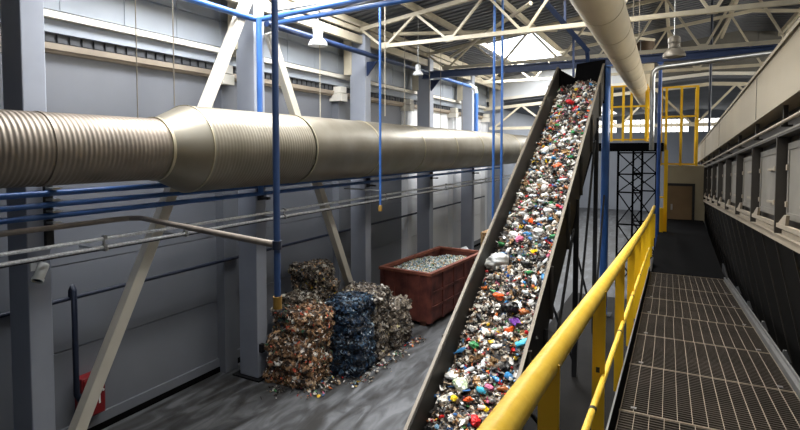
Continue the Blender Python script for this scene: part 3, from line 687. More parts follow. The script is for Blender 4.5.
addk('plastic_bag', 'bag', 'crumpled grey plastic bag'+ON, [bag_mesh('plastic_bag','bag_grey',R.uniform(.055,.09),.5,i%2) for i in range(4)], 22, .1)
addk('plastic_bag', 'bag', 'crumpled black plastic bag'+ON, [bag_mesh('plastic_bag','bag_black',R.uniform(.06,.11),.5,i%2) for i in range(4)], 34, .05)
addk('plastic_bottle', 'bottle', 'squashed clear plastic bottle'+ON, [bottle_mesh('clear_plastic','waste_%d' % c_,R.uniform(1,1.4)) for c_ in (9,10,1,11)], 40, .05)
addk('plastic_bottle', 'bottle', 'blue plastic bottle'+ON, [bottle_mesh('bottle_blue','white',1.2), bottle_mesh('bottle_blue','waste_9',1.0)], 14, .05)
addk('plastic_bottle', 'bottle', 'green plastic bottle'+ON, [bottle_mesh('bottle_green','white',1.2), bottle_mesh('bottle_green','waste_11',1.1)], 12, .05)
addk('plastic_bottle', 'bottle', 'brown plastic bottle'+ON, [bottle_mesh('bottle_amber','white',1.2)], 8, .05)
addk('drinks_can', 'can', 'dented red drinks can'+ON, [can_mesh('can_red',1.1)], 8, .04)
addk('drinks_can', 'can', 'dented blue drinks can'+ON, [can_mesh('can_blue',1.1)], 6, .04)
addk('drinks_can', 'can', 'dented silver can'+ON, [can_mesh('foil',1.1)], 10, .04)
addk('drinks_carton', 'carton', 'flattened white drinks carton'+ON, [carton_mesh('paper',1.1), carton_mesh('waste_3',1)], 18, .05)
addk('drinks_carton', 'carton', 'flattened orange drinks carton'+ON, [carton_mesh('orange',1.0)], 7, .05)
addk('plastic_cup', 'cup', 'white plastic cup'+ON, [cup_mesh('white',1.1), cup_mesh('waste_1',1.3)], 18, .04)
addk('food_tray', 'tray', 'shallow white food tray'+ON, [tray_mesh('white',1.0), tray_mesh('waste_3',1.1)], 14, .03)
addk('food_tray', 'tray', 'shallow black food tray'+ON, [tray_mesh('bag_black',1.0)], 8, .03)
addk('card_piece', 'cardboard', 'torn piece of brown cardboard'+ON, [sheet_mesh('card',R.uniform(.14,.2),'card_piece') for i in range(3)], 22, .04)
addk('paper_sheet', 'paper', 'crumpled white paper sheet'+ON, [sheet_mesh('paper',R.uniform(.13,.2),'paper_sheet') for i in range(4)], 26, .04)
addk('foil_wrapper', 'wrapper', 'crumpled silver foil wrapper'+ON, [sheet_mesh('foil',.12,'foil_wrapper')], 10, .03)
addk('plastic_wrapper', 'wrapper', 'crumpled red wrapper'+ON, [sheet_mesh('bag_red',.12,'plastic_wrapper')], 8, .03)
addk('plastic_wrapper', 'wrapper', 'crumpled pink wrapper'+ON, [sheet_mesh('pink',.09,'plastic_wrapper')], 6, .03)
addk('plastic_wrapper', 'wrapper', 'crumpled yellow wrapper'+ON, [sheet_mesh('yellow_pl',.11,'plastic_wrapper')], 6, .03)
# a few pieces that stand out
def single(name, cat, label, me, px, py, dz, rot=None, sc=1):
    yy = 6.0; p = None
    for _ in range(400):                              # where the sight line meets the heap
        q = at(px, py, Y=yy)
        if LX < q.x < RX and q.z <= hsurf(q.x, q.y)+.02: p = q; break
        yy += .03
    if p is None: return
    o = bpy.data.objects.new(name, me); C.objects.link(o); o.location = p+Vector((0,0,dz)); o.scale = (sc,)*3
    o.rotation_euler = rot or (.3, .2, R.uniform(0,6)); tag(o, label, cat); USED.append((p.x,p.y)); return o
USED = []
single('plastic_bag', 'bag', 'large white bag with green contents low on the conveyor', bag_mesh('plastic_bag','bag_green',.11,.6), 461, 388, .05)
single('plastic_bag', 'bag', 'big white tied bag just left of the bag with green contents', bag_mesh('plastic_bag','bag_white',.11,.5,True), 452, 379, .05, (.1,.2,2.2))
single('plastic_bag', 'bag', 'bright red bag at the bottom edge, next to the yellow handrail', bag_mesh('plastic_bag','bag_red',.1,.6), 475, 424, .05)
single('plastic_bag', 'bag', 'large black bag halfway up the visible load', bag_mesh('plastic_bag','bag_black',.14,.6), 510, 311, .05)
single('plastic_bag', 'bag', 'large whitish bag at the left edge of the load, level with the red skip', bag_mesh('plastic_bag','bag_grey',.2,.7), 497, 264, .06)
single('plastic_lump', 'plastic', 'small yellow plastic piece near the bottom of the load', bag_mesh('plastic_lump','yellow_pl',.055,.6), 454, 401, .04)
single('plastic_lump', 'plastic', 'orange plastic piece near the bottom of the load', bag_mesh('plastic_lump','orange',.055,.6), 468, 402, .04)
single('plastic_bottle', 'bottle', 'light blue bottle right of the bag with green contents', bottle_mesh('cyan','cyan',1.4), 481, 393, .04, (1.2,.5,.4))
single('plastic_bottle', 'bottle', 'large blue bottle lying by the right side plate above the handrail', bottle_mesh('bottle_blue','white',1.5), 509, 380, .05, (1.3,.2,.3))
single('plastic_lump', 'plastic', 'pink plastic piece right of the light blue bottle', bag_mesh('plastic_lump','pink',.055,.6), 489, 390, .04)
single('plastic_wrapper', 'wrapper', 'purple wrapper just below the large black bag', sheet_mesh('purple',.14,'plastic_wrapper'), 515, 324, .05)
single('plastic_lump', 'plastic', 'dark red piece near the top of the load', bag_mesh('plastic_lump','bag_red',.11,.6), 570, 105, .08)
single('plastic_bag', 'bag', 'yellow bag at the top of the load', bag_mesh('plastic_bag','yellow_pl',.0555,.6), 576, 92, .08)
single('plastic_lump', 'plastic', 'pink rag high on the left side of the load', bag_mesh('plastic_lump','pink',.09,.5), 519, 241, .05)
single('plastic_lump', 'plastic', 'orange tub halfway down the load, left of the large black bag', bag_mesh('plastic_lump','orange',.09,.6), 498, 299, .05)
single('plastic_bottle', 'bottle', 'turquoise bottle at the right side plate', bottle_mesh('cyan','white',1.6), 525, 345, .05, (1.2,.3,2))
single('plastic_bag', 'bag', 'dark green bag at the left side of the load below the black bag', bag_mesh('plastic_bag','bottle_green',.08,.5), 474, 347, .04)
tot = sum(k[4] for k in kinds); made = []
for name, cat, label, meshes, w, size in kinds:
    for i in range(w):
        for _ in range(30):
            x = R.uniform(LX+.14, RX-.12); y = 6.0+(CY1-6.1)*R.random()**1.2
            if all((x-u)**2+(y-v)**2 > .026 for u, v in USED): break
        USED.append((x,y))
        o = bpy.data.objects.new(name, R.choice(meshes)); C.objects.link(o)
        o.location = (x, y, hsurf(x,y)+size*.35); o.scale = (R.uniform(.65,1.0),)*3
        tilt = Vector((0,-K,1)).to_track_quat('Z','Y').to_euler()
        o.rotation_euler = (R.uniform(.9,2.2), R.uniform(-.7,.7), R.uniform(0,6.28)) if size > .035 else (math.atan(K)+R.uniform(-.4,.4), R.uniform(-.5,.5), R.uniform(-.5,.5))
        tag(o, label, cat, label.split(' among')[0]+'s on the conveyor')

# ------------------------------------------------------------------ bales
def bale(c, d, rz, pal, label, nfl=700, seed=0, smin=.02, smax=.06, drape=False):
    cx_, cy_, z0 = c; w, l, h = d
    o = empty('waste_bale', (cx_,cy_,z0), label, 'bale', 'pressed waste bales')
    rot = Matrix.Rotation(rz, 3, 'Z'); off = Vector((seed*7.3,seed*3.1,seed*1.7))
    def surf(u, v, s):                             # a point on the bulging block: side s, coordinates -1..1
        p = {0:(u,-1,v),1:(1,u,v),2:(-u,1,v),3:(-1,-u,v),4:(u,v,1)}[s]; p = Vector(p)
        k = 1-.10*max(0, p.length-1.15)
        q = Vector((p.x*w/2*k, p.y*l/2*k, (p.z*k+1)*h/2))
        nn = Vector((p.x**9, p.y**9, max(0,p.z)**9)).normalized()
        wv = rot@q+Vector((cx_,cy_,z0))
        a_ = .10*noise.noise(wv*2.1+off)+.07*noise.noise(wv*5+off)+.035*noise.noise(wv*12+off)
        a_ += (.07*abs(math.sin(PI*(p.z+1)*1.5))-.045)*(1-abs(p.z)**12)
        q = q+nn*a_
        if q.z < .0: q.z = 0
        return rot@q+Vector((cx_,cy_,z0)), rot@nn
    b = MB(); n = 18
    for s in range(5):
        k = b.add([surf(-1+2*i/n, -1+2*j/n, s)[0] for j in range(n+1) for i in range(n+1)])
        for j in range(n):
            for i in range(n): q = k+j*(n+1)+i; b.face((q,q+1,q+n+2,q+n+1))
    body = b.build('bale_body', pal[0], o, smooth=False)
    b = MB()
    for i in range(nfl):
        s = R.choices(range(5), [3,3,1,2,2])[0]; p, nn = surf(R.uniform(-1,1), R.uniform(-1,1), s)
        if R.random() < .7: flake(b, p+nn*.012, R.uniform(smin,smax), R.choices(range(len(pal[1])), pal[2])[0], nn)
        else: lump(b, p, R.uniform(smin,smax)*.8, R.choices(range(len(pal[1])), pal[2])[0])
    f = b.build('loose_scraps', pal[1], o, smooth=False); f['kind'] = 'stuff'
    for zf in (.3, .66):                            # binding wires
        b = MB(); pts = []
        for s in range(4):
            for i in range(0, 9): pp, nn = surf(-.98+1.96*i/8, zf*2-1, s); pts.append(pp+nn*.02)
        b.tube(pts+[pts[0]], .006, 5); b.build('binding_wire', 'steel_dark', o)
    return o
cells('bale_brown', [(120,92,66),(90,66,46),(160,128,96),(60,46,36),(190,166,140),(210,200,190),(46,38,32),(140,104,72),(110,110,112),(70,52,40)], 17)
cells('bale_blue', [(26,38,54),(18,26,36),(40,60,82),(14,17,22),(54,78,98),(24,34,46),(84,104,120),(20,22,26)], 15)
cells('bale_grey', [(110,100,88),(70,62,54),(150,140,126),(50,44,40),(180,174,164),(90,80,70),(40,36,34),(120,104,88)], 17)
cells('bale_mixed', [(90,84,70),(50,60,50),(150,146,138),(40,36,32),(120,96,76),(60,70,96),(30,30,30),(100,92,84)], 17)
for i, c_ in enumerate([(168,134,100),(128,94,64),(96,70,48),(222,214,204),(196,92,66),(70,110,84),(52,42,34),(200,172,140)]): mat('brown_%d' % i, tuple(min(255,int(q*1.14)) for q in c_), .6, 0, .15, 9)
for i, c_ in enumerate([(38,58,82),(24,34,48),(62,90,114),(150,172,188),(15,19,26),(214,222,228)]): mat('bluef_%d' % i, c_, .35, 0, .15, 9)
for i, c_ in enumerate([(150,138,122),(104,92,80),(200,194,184),(60,52,46),(176,164,120),(90,100,110)]): mat('greyf_%d' % i, c_, .5, 0, .15, 9)
BR = ('bale_brown', ['brown_%d' % i for i in range(8)], [5,6,6,3.2,1.0,.6,8,3.5])
BL = ('bale_blue', ['bluef_%d' % i for i in range(6)], [6,6,3,.7,5,.3])
GR = ('bale_grey', ['greyf_%d' % i for i in range(6)], [4,5,2.6,7,1,1])
MX = ('bale_mixed', ['greyf_2','greyf_3','brown_5','brown_1','bluef_0','greyf_1','brown_4'], [2,4,2,4,2,4,.7])
bale((-7.18,8.78,0), (1.12,1.05,.94), .12, BR, 'brown bale at the front of the pile, standing on the floor by the second column', 1500, 1)
bale((-6.88,8.85,.9), (.72,.95,.64), .12, BR, 'brown bale with a pale top, stacked over the front brown bale', 1300, 2)
bale((-6.42,9.6,0), (.84,.9,.95), .2, BL, 'lower dark blue bale of the blue stack', 1000, 3)
bale((-6.48,9.62,.93), (.8,.88,.7), .2, BL, 'upper dark blue bale of the blue stack', 1000, 4)
bale((-6.55,10.52,0), (.95,.72,.85), .1, GR, 'lower grey-brown bale right behind the blue stack', 800, 5)
bale((-6.62,10.5,.83), (1.0,.74,.78), .1, GR, 'upper grey-brown bale right behind the blue stack', 900, 6)
bale((-6.5,11.4,0), (.9,.9,.72), .1, GR, 'low grey bale at the right end of the pile, beneath the sheeted bale', 700, 7)
bale((-6.5,11.4,.7), (.85,.88,.42), .1, (GR[0], ['plastic_sheet','greyf_1','greyf_0'], [5,2,1]), 'grey bale wrapped in dull plastic sheet, beside the red skip', 500, 8, .04, .1)
bale((-8.15,10.5,0), (.95,.75,1.05), -.1, GR, 'dark bale against the wall at the back of the pile', 500, 9)
bale((-8.15,10.5,1.03), (.9,.75,1.02), -.12, (GR[0],GR[1]+['brown_0','yellow_pl'],GR[2]+[3,.4]), 'tallest grey-brown bale at the back of the pile', 1100, 10)
bale((-8.0,9.68,0), (.8,.8,1.5), .1, (GR[0], ['paper','greyf_2','greyf_1','greyf_3','greyf_0'], [2,4,3,2,2]), 'whitish bale between the tall back bale and the pale-topped one', 700, 11)
bale((-7.68,8.93,.9), (.38,.5,.5), .1, MX, 'multicoloured bale with dark plastic next to the brass end of the drop pipe', 600, 12)
b = MB()
for i in range(420):
    t = R.random(); cx_, cy_ = R.choice(((-7.2,8.15),(-6.55,8.45),(-6.5,8.9),(-6.0,9.3),(-5.95,10.2),(-5.95,11.0),(-5.95,11.8)))
    x, y = cx_+R.gauss(.06,.13), cy_+R.gauss(-.05,.22)
    if -7.9 < x: flake(b, (x,y,.03), R.uniform(.015,.045), wcol(), (0,0,1))
tag(b.build('floor_litter', WM, smooth=False), 'scraps fallen on the concrete around the bales', 'litter', kind='stuff')

# ------------------------------------------------------------------ red skip with plastic flakes
so = Vector((-5.94,12.88,0)); th = math.radians(-4.0)
ex = Vector((math.cos(th),math.sin(th),0)); ey = Vector((-math.sin(th),math.cos(th),0))
SW, SL, SH = 1.72, 3.75, 1.54
def sk(u, v, z): return so - ex*(SW-u) + ey*v + Vector((0,0,z))   # u across from the left side, v along from the near end
def skb(b, u0, u1, v0, v1, z0, z1, mi=0): b.hexa([sk(u0,v0,z0),sk(u1,v0,z0),sk(u1,v1,z0),sk(u0,v1,z0),sk(u0,v0,z1),sk(u1,v0,z1),sk(u1,v1,z1),sk(u0,v1,z1)], mi)
o = empty('waste_skip', sk(SW/2,SL/2,0), 'dull red steel skip filled with plastic flakes, standing behind the bales', 'skip')
b = MB(); skb(b, .03, SW-.03, .03, SL-.03, .12, .18); skb(b, .2, .4, .1, SL-.1, 0.0, .12); skb(b, SW-.4, SW-.2, .1, SL-.1, 0.0, .12); b.build('base', 'skip_in', o)
for nm, a_ in (('end_wall',(0.03,SW-.03,.03,.08)),('end_wall',(.03,SW-.03,SL-.08,SL-.03)),('side_wall',(.03,.08,.08,SL-.08)),('side_wall',(SW-.08,SW-.03,.08,SL-.08))):
    b = MB(); skb(b, *a_, .12, SH-.05); w_ = b.build(nm, 'skip_red', o)
    if nm == 'end_wall':
        v = .0 if a_[2] < 1 else SL-.03
        for u in (.02, .42, .84, 1.26, SW-.12):
            g = MB(); skb(g, u, u+.1, v, v+.03, .12, SH-.06); g.build('rib', 'skip_red', w_)
    else:
        u = .0 if a_[0] < 1 else SW-.03
        for k in range(6):
            v = .04+k*(SL-.16)/5; g = MB(); skb(g, u, u+.03, v, v+.1, .12, SH-.06); g.build('rib', 'skip_red', w_)
        for z in (.5, .92):
            g = MB(); skb(g, u, u+.03, .04, SL-.04, z, z+.07); g.build('rail', 'skip_red', w_)
b = MB()
skb(b, -.02, SW+.02, -.02, .1, SH-.08, SH); skb(b, -.02, SW+.02, SL-.1, SL+.02, SH-.08, SH); skb(b, -.02, .1, .1, SL-.1, SH-.08, SH); skb(b, SW-.1, SW+.02, .1, SL-.1, SH-.08, SH)
b.build('rim', 'skip_rim', o)
FL = [(232,232,226),(190,204,192),(110,150,136),(244,242,238),(140,128,104),(214,184,130),(130,164,196),(66,72,66)]
cells('flake_mass', FL, 26)
for i, c_ in enumerate(FL): mat('flk_%d' % i, c_, .4, 0, .1, 9)
def fsurf(u, v): return SH-.02-.75*max(0,(v-SL*.62)/SL)-.26*((u/SW-.6)**2)*2+.09*noise.noise(Vector((u*2.2,v*2.2,5)))
b = MB(); nx, ny = 14, 26
k = b.add([sk(.09+(SW-.18)*i/nx, .09+(SL-.18)*j/ny, fsurf(.09+(SW-.18)*i/nx, .09+(SL-.18)*j/ny)-.02) for j in range(ny+1) for i in range(nx+1)])
for j in range(ny):
    for i in range(nx): q = k+j*(nx+1)+i; b.face((q,q+1,q+nx+2,q+nx+1))
nb = len(b.f); b.mi = [0]*nb
for i in range(2600):
    u, v = R.uniform(.12,SW-.12), R.uniform(.12,SL-.12); lump(b, sk(u,v,fsurf(u,v)), R.uniform(.022,.052), 1+R.randrange(8))
tag(b.build('plastic_flakes', ['flake_mass']+['flk_%d' % i for i in range(8)], smooth=False), 'heap of pale plastic flakes filling the red skip', 'flakes', kind='stuff')
# things stacked behind the skip
p = at(484, 249, X=-6.6)
def lumpy(name, cat, label, c, d, m, seed):
    bm = bmesh.new(); bmesh.ops.create_icosphere(bm, subdivisions=3, radius=1)
    for v in bm.verts: r = 1+.18*noise.noise(v.co*1.8+Vector((seed,0,0)))+.08*noise.noise(v.co*5); v.co = Vector((v.co.x*d[0]*r, v.co.y*d[1]*r, max(-1,v.co.z*r)*d[2]))
    for f in bm.faces: f.smooth = True
    me = bpy.data.meshes.new(name); bm.to_mesh(me); bm.free(); me.materials.append(MATS[m])
    o = bpy.data.objects.new(name, me); C.objects.link(o); o.location = (c[0],c[1],c[2]+d[2]); return tag(o, label, cat)
lumpy('bulk_bag', 'bag', 'pale bulk bag standing behind the far end of the skip', (-6.9,17.9,0), (.5,.5,.66), 'bag_grey', 1)
lumpy('bulk_bag', 'bag', 'green bulk bag standing behind the far end of the skip', (-5.75,18.3,0), (.5,.45,.78), 'bottle_green', 2)
o = empty('pallet_stack', (-6.1,19.6,0), 'stack of brown pallets behind the skip, next to the wall', 'pallets')
for k in range(12):
    b = MB(); z = .02+k*.145
    for j in range(5): b.box((-6.7,19.2+j*.22,z+.1), (-5.6,19.34+j*.22,z+.125))
    for j in range(3): b.box((-6.7+j*.5,19.2,z-.02), (-6.6+j*.5,20.2,z+.1))
    b.build('pallet', 'card', o)

# ------------------------------------------------------------------ walkway (falls gently away from the camera)
AL = math.radians(.61); CA, SA = math.cos(AL), math.sin(AL)
def wk(x, y, z, s=.077): return Vector((x*CA-y*SA, x*SA+y*CA, 5+z-s*y))
class WB(MB):                                        # boxes laid out along the falling walkway
    def __init__(s, slope=.077): super().__init__(); s.s = slope
    def wbox(s, x0, x1, y0, y1, z0, z1, mi=0):
        s.hexa([wk(*p, s=s.s) for p in ((x0,y0,z0),(x1,y0,z0),(x1,y1,z0),(x0,y1,z0),(x0,y0,z1),(x1,y0,z1),(x1,y1,z1),(x0,y1,z1))], mi)
WL, WR, WZ = -.285, .912, -1.5
o = empty('walkway_frame', wk(.3,5,WZ), 'steel frame carrying the grating walkway, with kick plate and grey edge channel', 'walkway')
b = WB(); b.wbox(WL-.012, WL, -.8, 10.8, WZ-.16, WZ+.1); b.build('kick_plate', 'black', o)
b = WB(); b.wbox(WL-.013, WL-.003, -.8, 10.8, WZ+.1, WZ+.104); b.build('kick_plate_edge', 'channel', o)
b = WB(); b.wbox(WR+.0, WR+.02, -.8, 10.8, WZ-.12, WZ+.035); b.wbox(WR+.02, WR+.055, -.8, 10.8, WZ-.12, WZ-.0); b.wbox(WR+.055, WR+.07, -.8, 10.8, WZ-.12, WZ+.03); b.build('edge_channel', 'channel', o)
for y in (1.2,3.4,5.6,7.8,10.0):
    b = WB(); b.wbox(WL, WR+.05, y, y+.08, WZ-.2, WZ-.05); b.build('cross_beam', 'dark', o)
for y in (1.2,5.6,10.0):
    for x in (WL, WR):
        b = MB(); p = wk(x,y+.04,WZ-.12); b.box((p.x-.05,p.y-.05,0), (p.x+.05,p.y+.05,p.z)); b.build('leg', 'dark', o)
GL = [4.86+1.08*(k-5) for k in range(10)]+[10.75]
for gi, (y0, y1) in enumerate(zip(GL, GL[1:])):
    nme = ['first', 'second', 'third', 'fourth', 'fifth', 'sixth', 'seventh', 'eighth', 'ninth', 'tenth', 'eleventh'][gi]
    g = empty('grating_panel', wk(.3,(y0+y1)/2,WZ), 'steel grating panel of the walkway, %s from the camera' % (nme or 'near'), 'grating', 'walkway grating panels')
    b = WB(); n = 13; jit = R.uniform(-.012,.012)
    for i in range(n+1):
        x = WL+.02+(WR-WL-.04)*i/n+ (jit if 0 < i < n else 0); b.wbox(x-.0021, x+.0021, y0+.006, y1-.006, WZ-.03, WZ+.002)
    b.build('bearing_bars', 'grate_bar', g)
    b = WB(); yy = y0+.01; stp = .04
    while yy < y1-.01: b.wbox(WL+.015, WR-.015, yy, yy+.011, WZ-.03, WZ-.001); yy += stp
    b.build('cross_bars', 'grate_cross', g)
    for ya in (y0+.003, y1-.010):
        b = WB(); b.wbox(WL+.012, WR-.012, ya, ya+.007, WZ-.032, WZ+.003); b.build('end_bar', 'grate_bar', g)
    for x in (WL+.1, WR-.1):
        b = WB(); b.wbox(x-.018, x+.018, y0+.05, y0+.085, WZ+.002, WZ+.008); b.build('clip', 'channel', g)
# yellow guard rail of the walkway
o = empty('guard_rail', wk(-.335,4,WZ), 'yellow guard rail along the left side of the walkway', 'railing')
RXX, RZ = -.337, -.575
PYS = [.3,1.68,3.07,4.47,5.87,7.22,8.6,9.98,11.4,12.8,14.2,15.6]
LZ = at(675,243,Y=15).z
for y in PYS:
    b = WB(); zl_ = WZ-.13 if y < 10.8 else LZ-5+.077*y; b.wbox(-.366, -.298, y-.006, y+.006, zl_, RZ+.01); b.wbox(-.366, -.36, y, y+.03, zl_, RZ-.02); b.build('post', 'yellow', o)
b = MB(); b.tube([wk(RXX-.006,-.8,RZ), wk(RXX-.006,4,RZ), wk(RXX-.006,9,RZ+.02), wk(RXX-.006,12,RZ+.06), wk(RXX-.006,16,RZ+.2)], .040, 18); b.build('top_rail', 'yellow_rail', o)
b = MB(); b.tube([wk(-.302,-.8,-1.05), wk(-.302,10.8,-1.05)], .0165, 12); mr = b.build('mid_rail', 'yellow_rail', o)
for y in (2.55, 4.1, 5.6, 7.1):
    b = MB(); b.tube([wk(-.302,y,-1.05), wk(-.302,y+.03,-1.05)], .0185, 12); b.build('joint', 'dark', mr)
for y in (1.68,3.07):
    b = WB(); b.wbox(-.345,-.325,y-.011,y-.005,-1.03,-1.0); b.build('bolt', 'dark', o)

# ------------------------------------------------------------------ machine with hatches along the right of the walkway
MS = .058
mo = empty('sorting_machine', wk(1.2,12,-1.5,MS), 'long dark machine with a row of grey hatches right of the walkway', 'machine')
MY0, MY1 = 3.2, 23.6
b = WB(MS)
b.wbox(.98, 2.2, MY0, MY1, .82, 1.43); b.build('upper_duct', 'mach_band', mo)
for y in (8.0, 13.5, 18.5):
    b = WB(MS); b.wbox(.972, .98, y, y+.02, .83, 1.42); b.build('duct_joint', 'mach_grey', mo)
b = WB(MS); b.wbox(.96, 1.0, MY0, MY1, 1.40, 1.44); b.wbox(.965,1.0,MY0,MY1,.81,.83); b.build('duct_edge', 'mach_band', mo)
b = WB(MS); b.wbox(1.17, 2.2, MY0, MY1, -.6, .82); b.build('casing', 'mach_dark', mo)
b = WB(MS); b.wbox(1.05, 1.18, MY0, MY1, .53, .57); b.build('head_rail', 'mach_dark', mo)
b = WB(MS); b.wbox(1.045, 1.05, MY0, MY1, .555, .572); b.build('head_rail_edge', 'mach_grey', mo)
b = WB(MS); b.wbox(1.04, 1.18, MY0, MY1, -.56, -.525); b.wbox(1.04, 1.05, MY0, MY1, -.6, -.525); b.build('ledge', 'mach_ledge', mo)
b = MB(); b.tube([wk(1.02,MY0,.65,MS), wk(1.02,MY1,.65,MS)], .018, 10); hr = b.build('hand_bar', 'mach_ledge', mo)
y = 4.6
while y < MY1:
    b = WB(MS); b.wbox(1.02, 1.06, y-.02, y+.02, .60, .82); b.wbox(1.0,1.1,y-.03,y+.03,.60,.62); b.build('hand_bar_bracket', 'mach_dark', mo); y += 1.87
FY = [5.08+1.87*i for i in range(10)]
for y in FY:
    b = WB(MS); b.wbox(1.045, 1.18, y-.02, y+.02, -.53, .54); b.build('divider', 'mach_dark', mo)
for y0, y1 in zip([FY[0]-1.87]+FY, FY):
    a0, a1 = y0+.05, y1-.05
    b = WB(MS); b.wbox(1.15, 1.17, a0, a1, -.36, .46); d = b.build('hatch', 'mach_grey', mo, bevel=.004)
    b = WB(MS); b.wbox(1.14, 1.15, a0, a0+.07, -.36, .46); b.wbox(1.14, 1.15, a1-.07, a1, -.36, .46); b.wbox(1.14, 1.15, a0, a1, .39, .46); b.wbox(1.14, 1.15, a0, a1, -.36, -.29); b.build('raised_frame', 'mach_grey', d)
    for z in (.2, -.2):
        b = WB(MS); b.wbox(1.125, 1.14, a1-.07, a1-.0, z-.03, z+.03); b.build('hinge', 'mach_ledge', d)
        b = WB(MS); b.wbox(1.115, 1.14, a0+.5, a0+1.0, z-.014, z+.014); b.wbox(1.11,1.15,a0+.46,a0+.54,z-.03,z+.03); b.build('latch', 'mach_ledge', d)
    b = MB(); b.bar(wk(1.075,a0,-.43,MS), wk(1.075,a1,-.43,MS), .04, .045); lb = b.build('locking_bar', 'mach_ledge', mo)
    b = MB(); q = [wk(1.06,a1-.45,-.42,MS), wk(1.06,a1-.02,-.42,MS), wk(1.06,a1-.40,-.3,MS), wk(1.06,a1-.5,-.3,MS)]; b.prism(q, (.03,0,0)); b.build('bar_lug', 'mach_ledge', lb)
    b = WB(MS); b.wbox(1.1, 1.17, a0+.05, a1-.05, -.525, -.48); b.build('sill_plate', 'mach_ledge', mo)
b = WB(MS)                                            # hopper wall leaning back under the ledge
def hop(x0, z0, x1, z1, y0, y1, t=.03):
    b.hexa([wk(x1,y0,z1,MS),wk(x1+t,y0,z1,MS),wk(x1+t,y1,z1,MS),wk(x1,y1,z1,MS),wk(x0,y0,z0,MS),wk(x0+t,y0,z0,MS),wk(x0+t,y1,z0,MS),wk(x0,y1,z0,MS)])
hop(1.06,-.56,1.52,-2.7,MY0,MY1); b.build('hopper_wall', 'hopper', mo)
for y in FY+[q-.93 for q in FY]:
    b = WB(MS); hop(1.047,-.58,1.507,-2.7,y-.008,y+.008,.02); b.build('hopper_seam', 'mach_dark', mo)
for y in (3.6,8,13,18,23):
    for x in (1.75, 2.15):
        b = MB(); p = wk(x,y,-.6,MS); b.box((p.x-.08,p.y-.08,0), (p.x+.08,p.y+.08,p.z)); b.build('leg', 'dark', mo)
for y in [4.7+1.25*i for i in range(5)]:
    b = WB(); b.prism([wk(WR+.07,y,WZ-.06), wk(WR+.15,y,WZ-.06), wk(WR+.11,y,WZ+.05), wk(WR+.085,y,WZ+.05)], (0,.02,0))
    tag(b.build('gusset', 'channel'), 'pale triangular bracket at the walkway edge channel, number %s from the camera' % ['one','two','three','four','five','six'][int((y-4.69)/1.25)], 'bracket', 'brackets along the edge channel')
# thin blue pole on the machine
p = at(711, 60, Y=18); pb = wk(1.05,18,1.43,MS)
pipe('blue_pole', [(p.x,p.y,pb.z-.0), (p.x,p.y,roof_z(p.x))], .035, 'blue_dark', 'thin dark blue pole from the roof down behind the pale machine duct', 'pole')

# ------------------------------------------------------------------ far end: tower, platforms, cabin, annexe things
YT = 20.0
x0, x1 = at(617.5,200,Y=YT).x, at(641.5,200,Y=YT).x
PZ = at(626,143,Y=YT).z
o = empty('lattice_tower', ((x0+x1)/2,YT,0), 'black lattice tower seen past the thick blue column', 'tower')
for x, y in ((x0,YT),(x1,YT),(x0+.42,YT+1.1),(x1+.42,YT+1.1)):
    b = MB(); b.box((x-.035,y-.035,0), (x+.035,y+.035,PZ-.3)); b.build('leg', 'black', o)
zs = [.0,1.15,2.3,3.45,4.1,PZ-.35]
for y in (YT, YT+1.1):
    for za, zb in zip(zs, zs[1:]):
        b = MB(); ox = .42 if y > YT else 0; b.bar((x0+ox,y,za), (x1+ox,y,zb), .04, .04, up=(0,1,0)); b.bar((x1+ox,y,za), (x0+ox,y,zb), .04, .04, up=(0,1,0)); b.bar((x0+ox,y,zb), (x1+ox,y,zb), .05, .05, up=(0,1,0)); b.build('bracing', 'black', o)
xl, xr = at(606,120,Y=YT).x-.6, at(664,120,Y=YT).x
o = empty('steel_platform', ((xl+xr)/2,YT+.5,PZ), 'dark platform on the lattice tower, behind the top of the conveyor', 'platform')
b = MB(); b.box((xl,YT-.3,PZ-.3), (xr,YT+1.6,PZ)); b.build('deck', 'black', o)
def far_rail(label, xs, yb, yt, Y, extra=()):
    o = empty('safety_rail', at(xs[0],yb,Y=Y), label, 'railing', 'yellow rails at the far platforms')
    za, zb = at(xs[0],yb,Y=Y).z, at(xs[0],yt,Y=Y).z
    X = [at(v,130,Y=Y).x for v in xs]
    for x in X: b = MB(); b.box((x-.04,Y-.04,za), (x+.04,Y+.04,zb)); b.build('post', 'yellow', o)
    for z in [zb-.03, (zb*.68+za*.32) if False else za+(zb-za)*.62, za+.06]:
        b = MB(); b.box((X[0],Y-.025,z-.03), (X[-1],Y+.025,z+.03)); b.build('rail', 'yellow', o)
        b = MB(); b.box((X[-1]-.025,Y,z-.03), (X[-1]+.025,Y+1.3,z+.03)); b.build('return_rail', 'yellow', o)
    b = MB(); b.box((X[-1]-.04,Y+1.26,za), (X[-1]+.04,Y+1.34,zb)); b.build('post', 'yellow', o)
far_rail('yellow safety rail on the platform left of the pale duct', (611.5,623,631,646), 141.5, 86, YT-.1)
far_rail('tall yellow safety rail above the beige cabin, right of the galvanised pipe', (661,666,681,697), 165.5, 87, 20.4)
CX0, CX1 = at(664,200,Y=20.2).x, at(698,200,Y=20.2).x+.2
CZ = at(680,166,Y=20.2).z
o = empty('control_cabin', ((CX0+CX1)/2,20.2,0), 'beige cabin with a brown door at the end of the walkway', 'cabin')
b = MB(); b.box((CX0,20.2,0), (CX1,22.4,CZ)); b.build('body', 'cabin', o)
dx0, dx1 = at(667.5,200,Y=20.18).x, at(692,200,Y=20.18).x; dz0, dz1 = at(680,234,Y=20.18).z, at(680,186,Y=20.18).z
b = MB(); b.box((dx0,20.16,dz0), (dx1,20.2,dz1)); d = b.build('door', 'cabin_door', o)
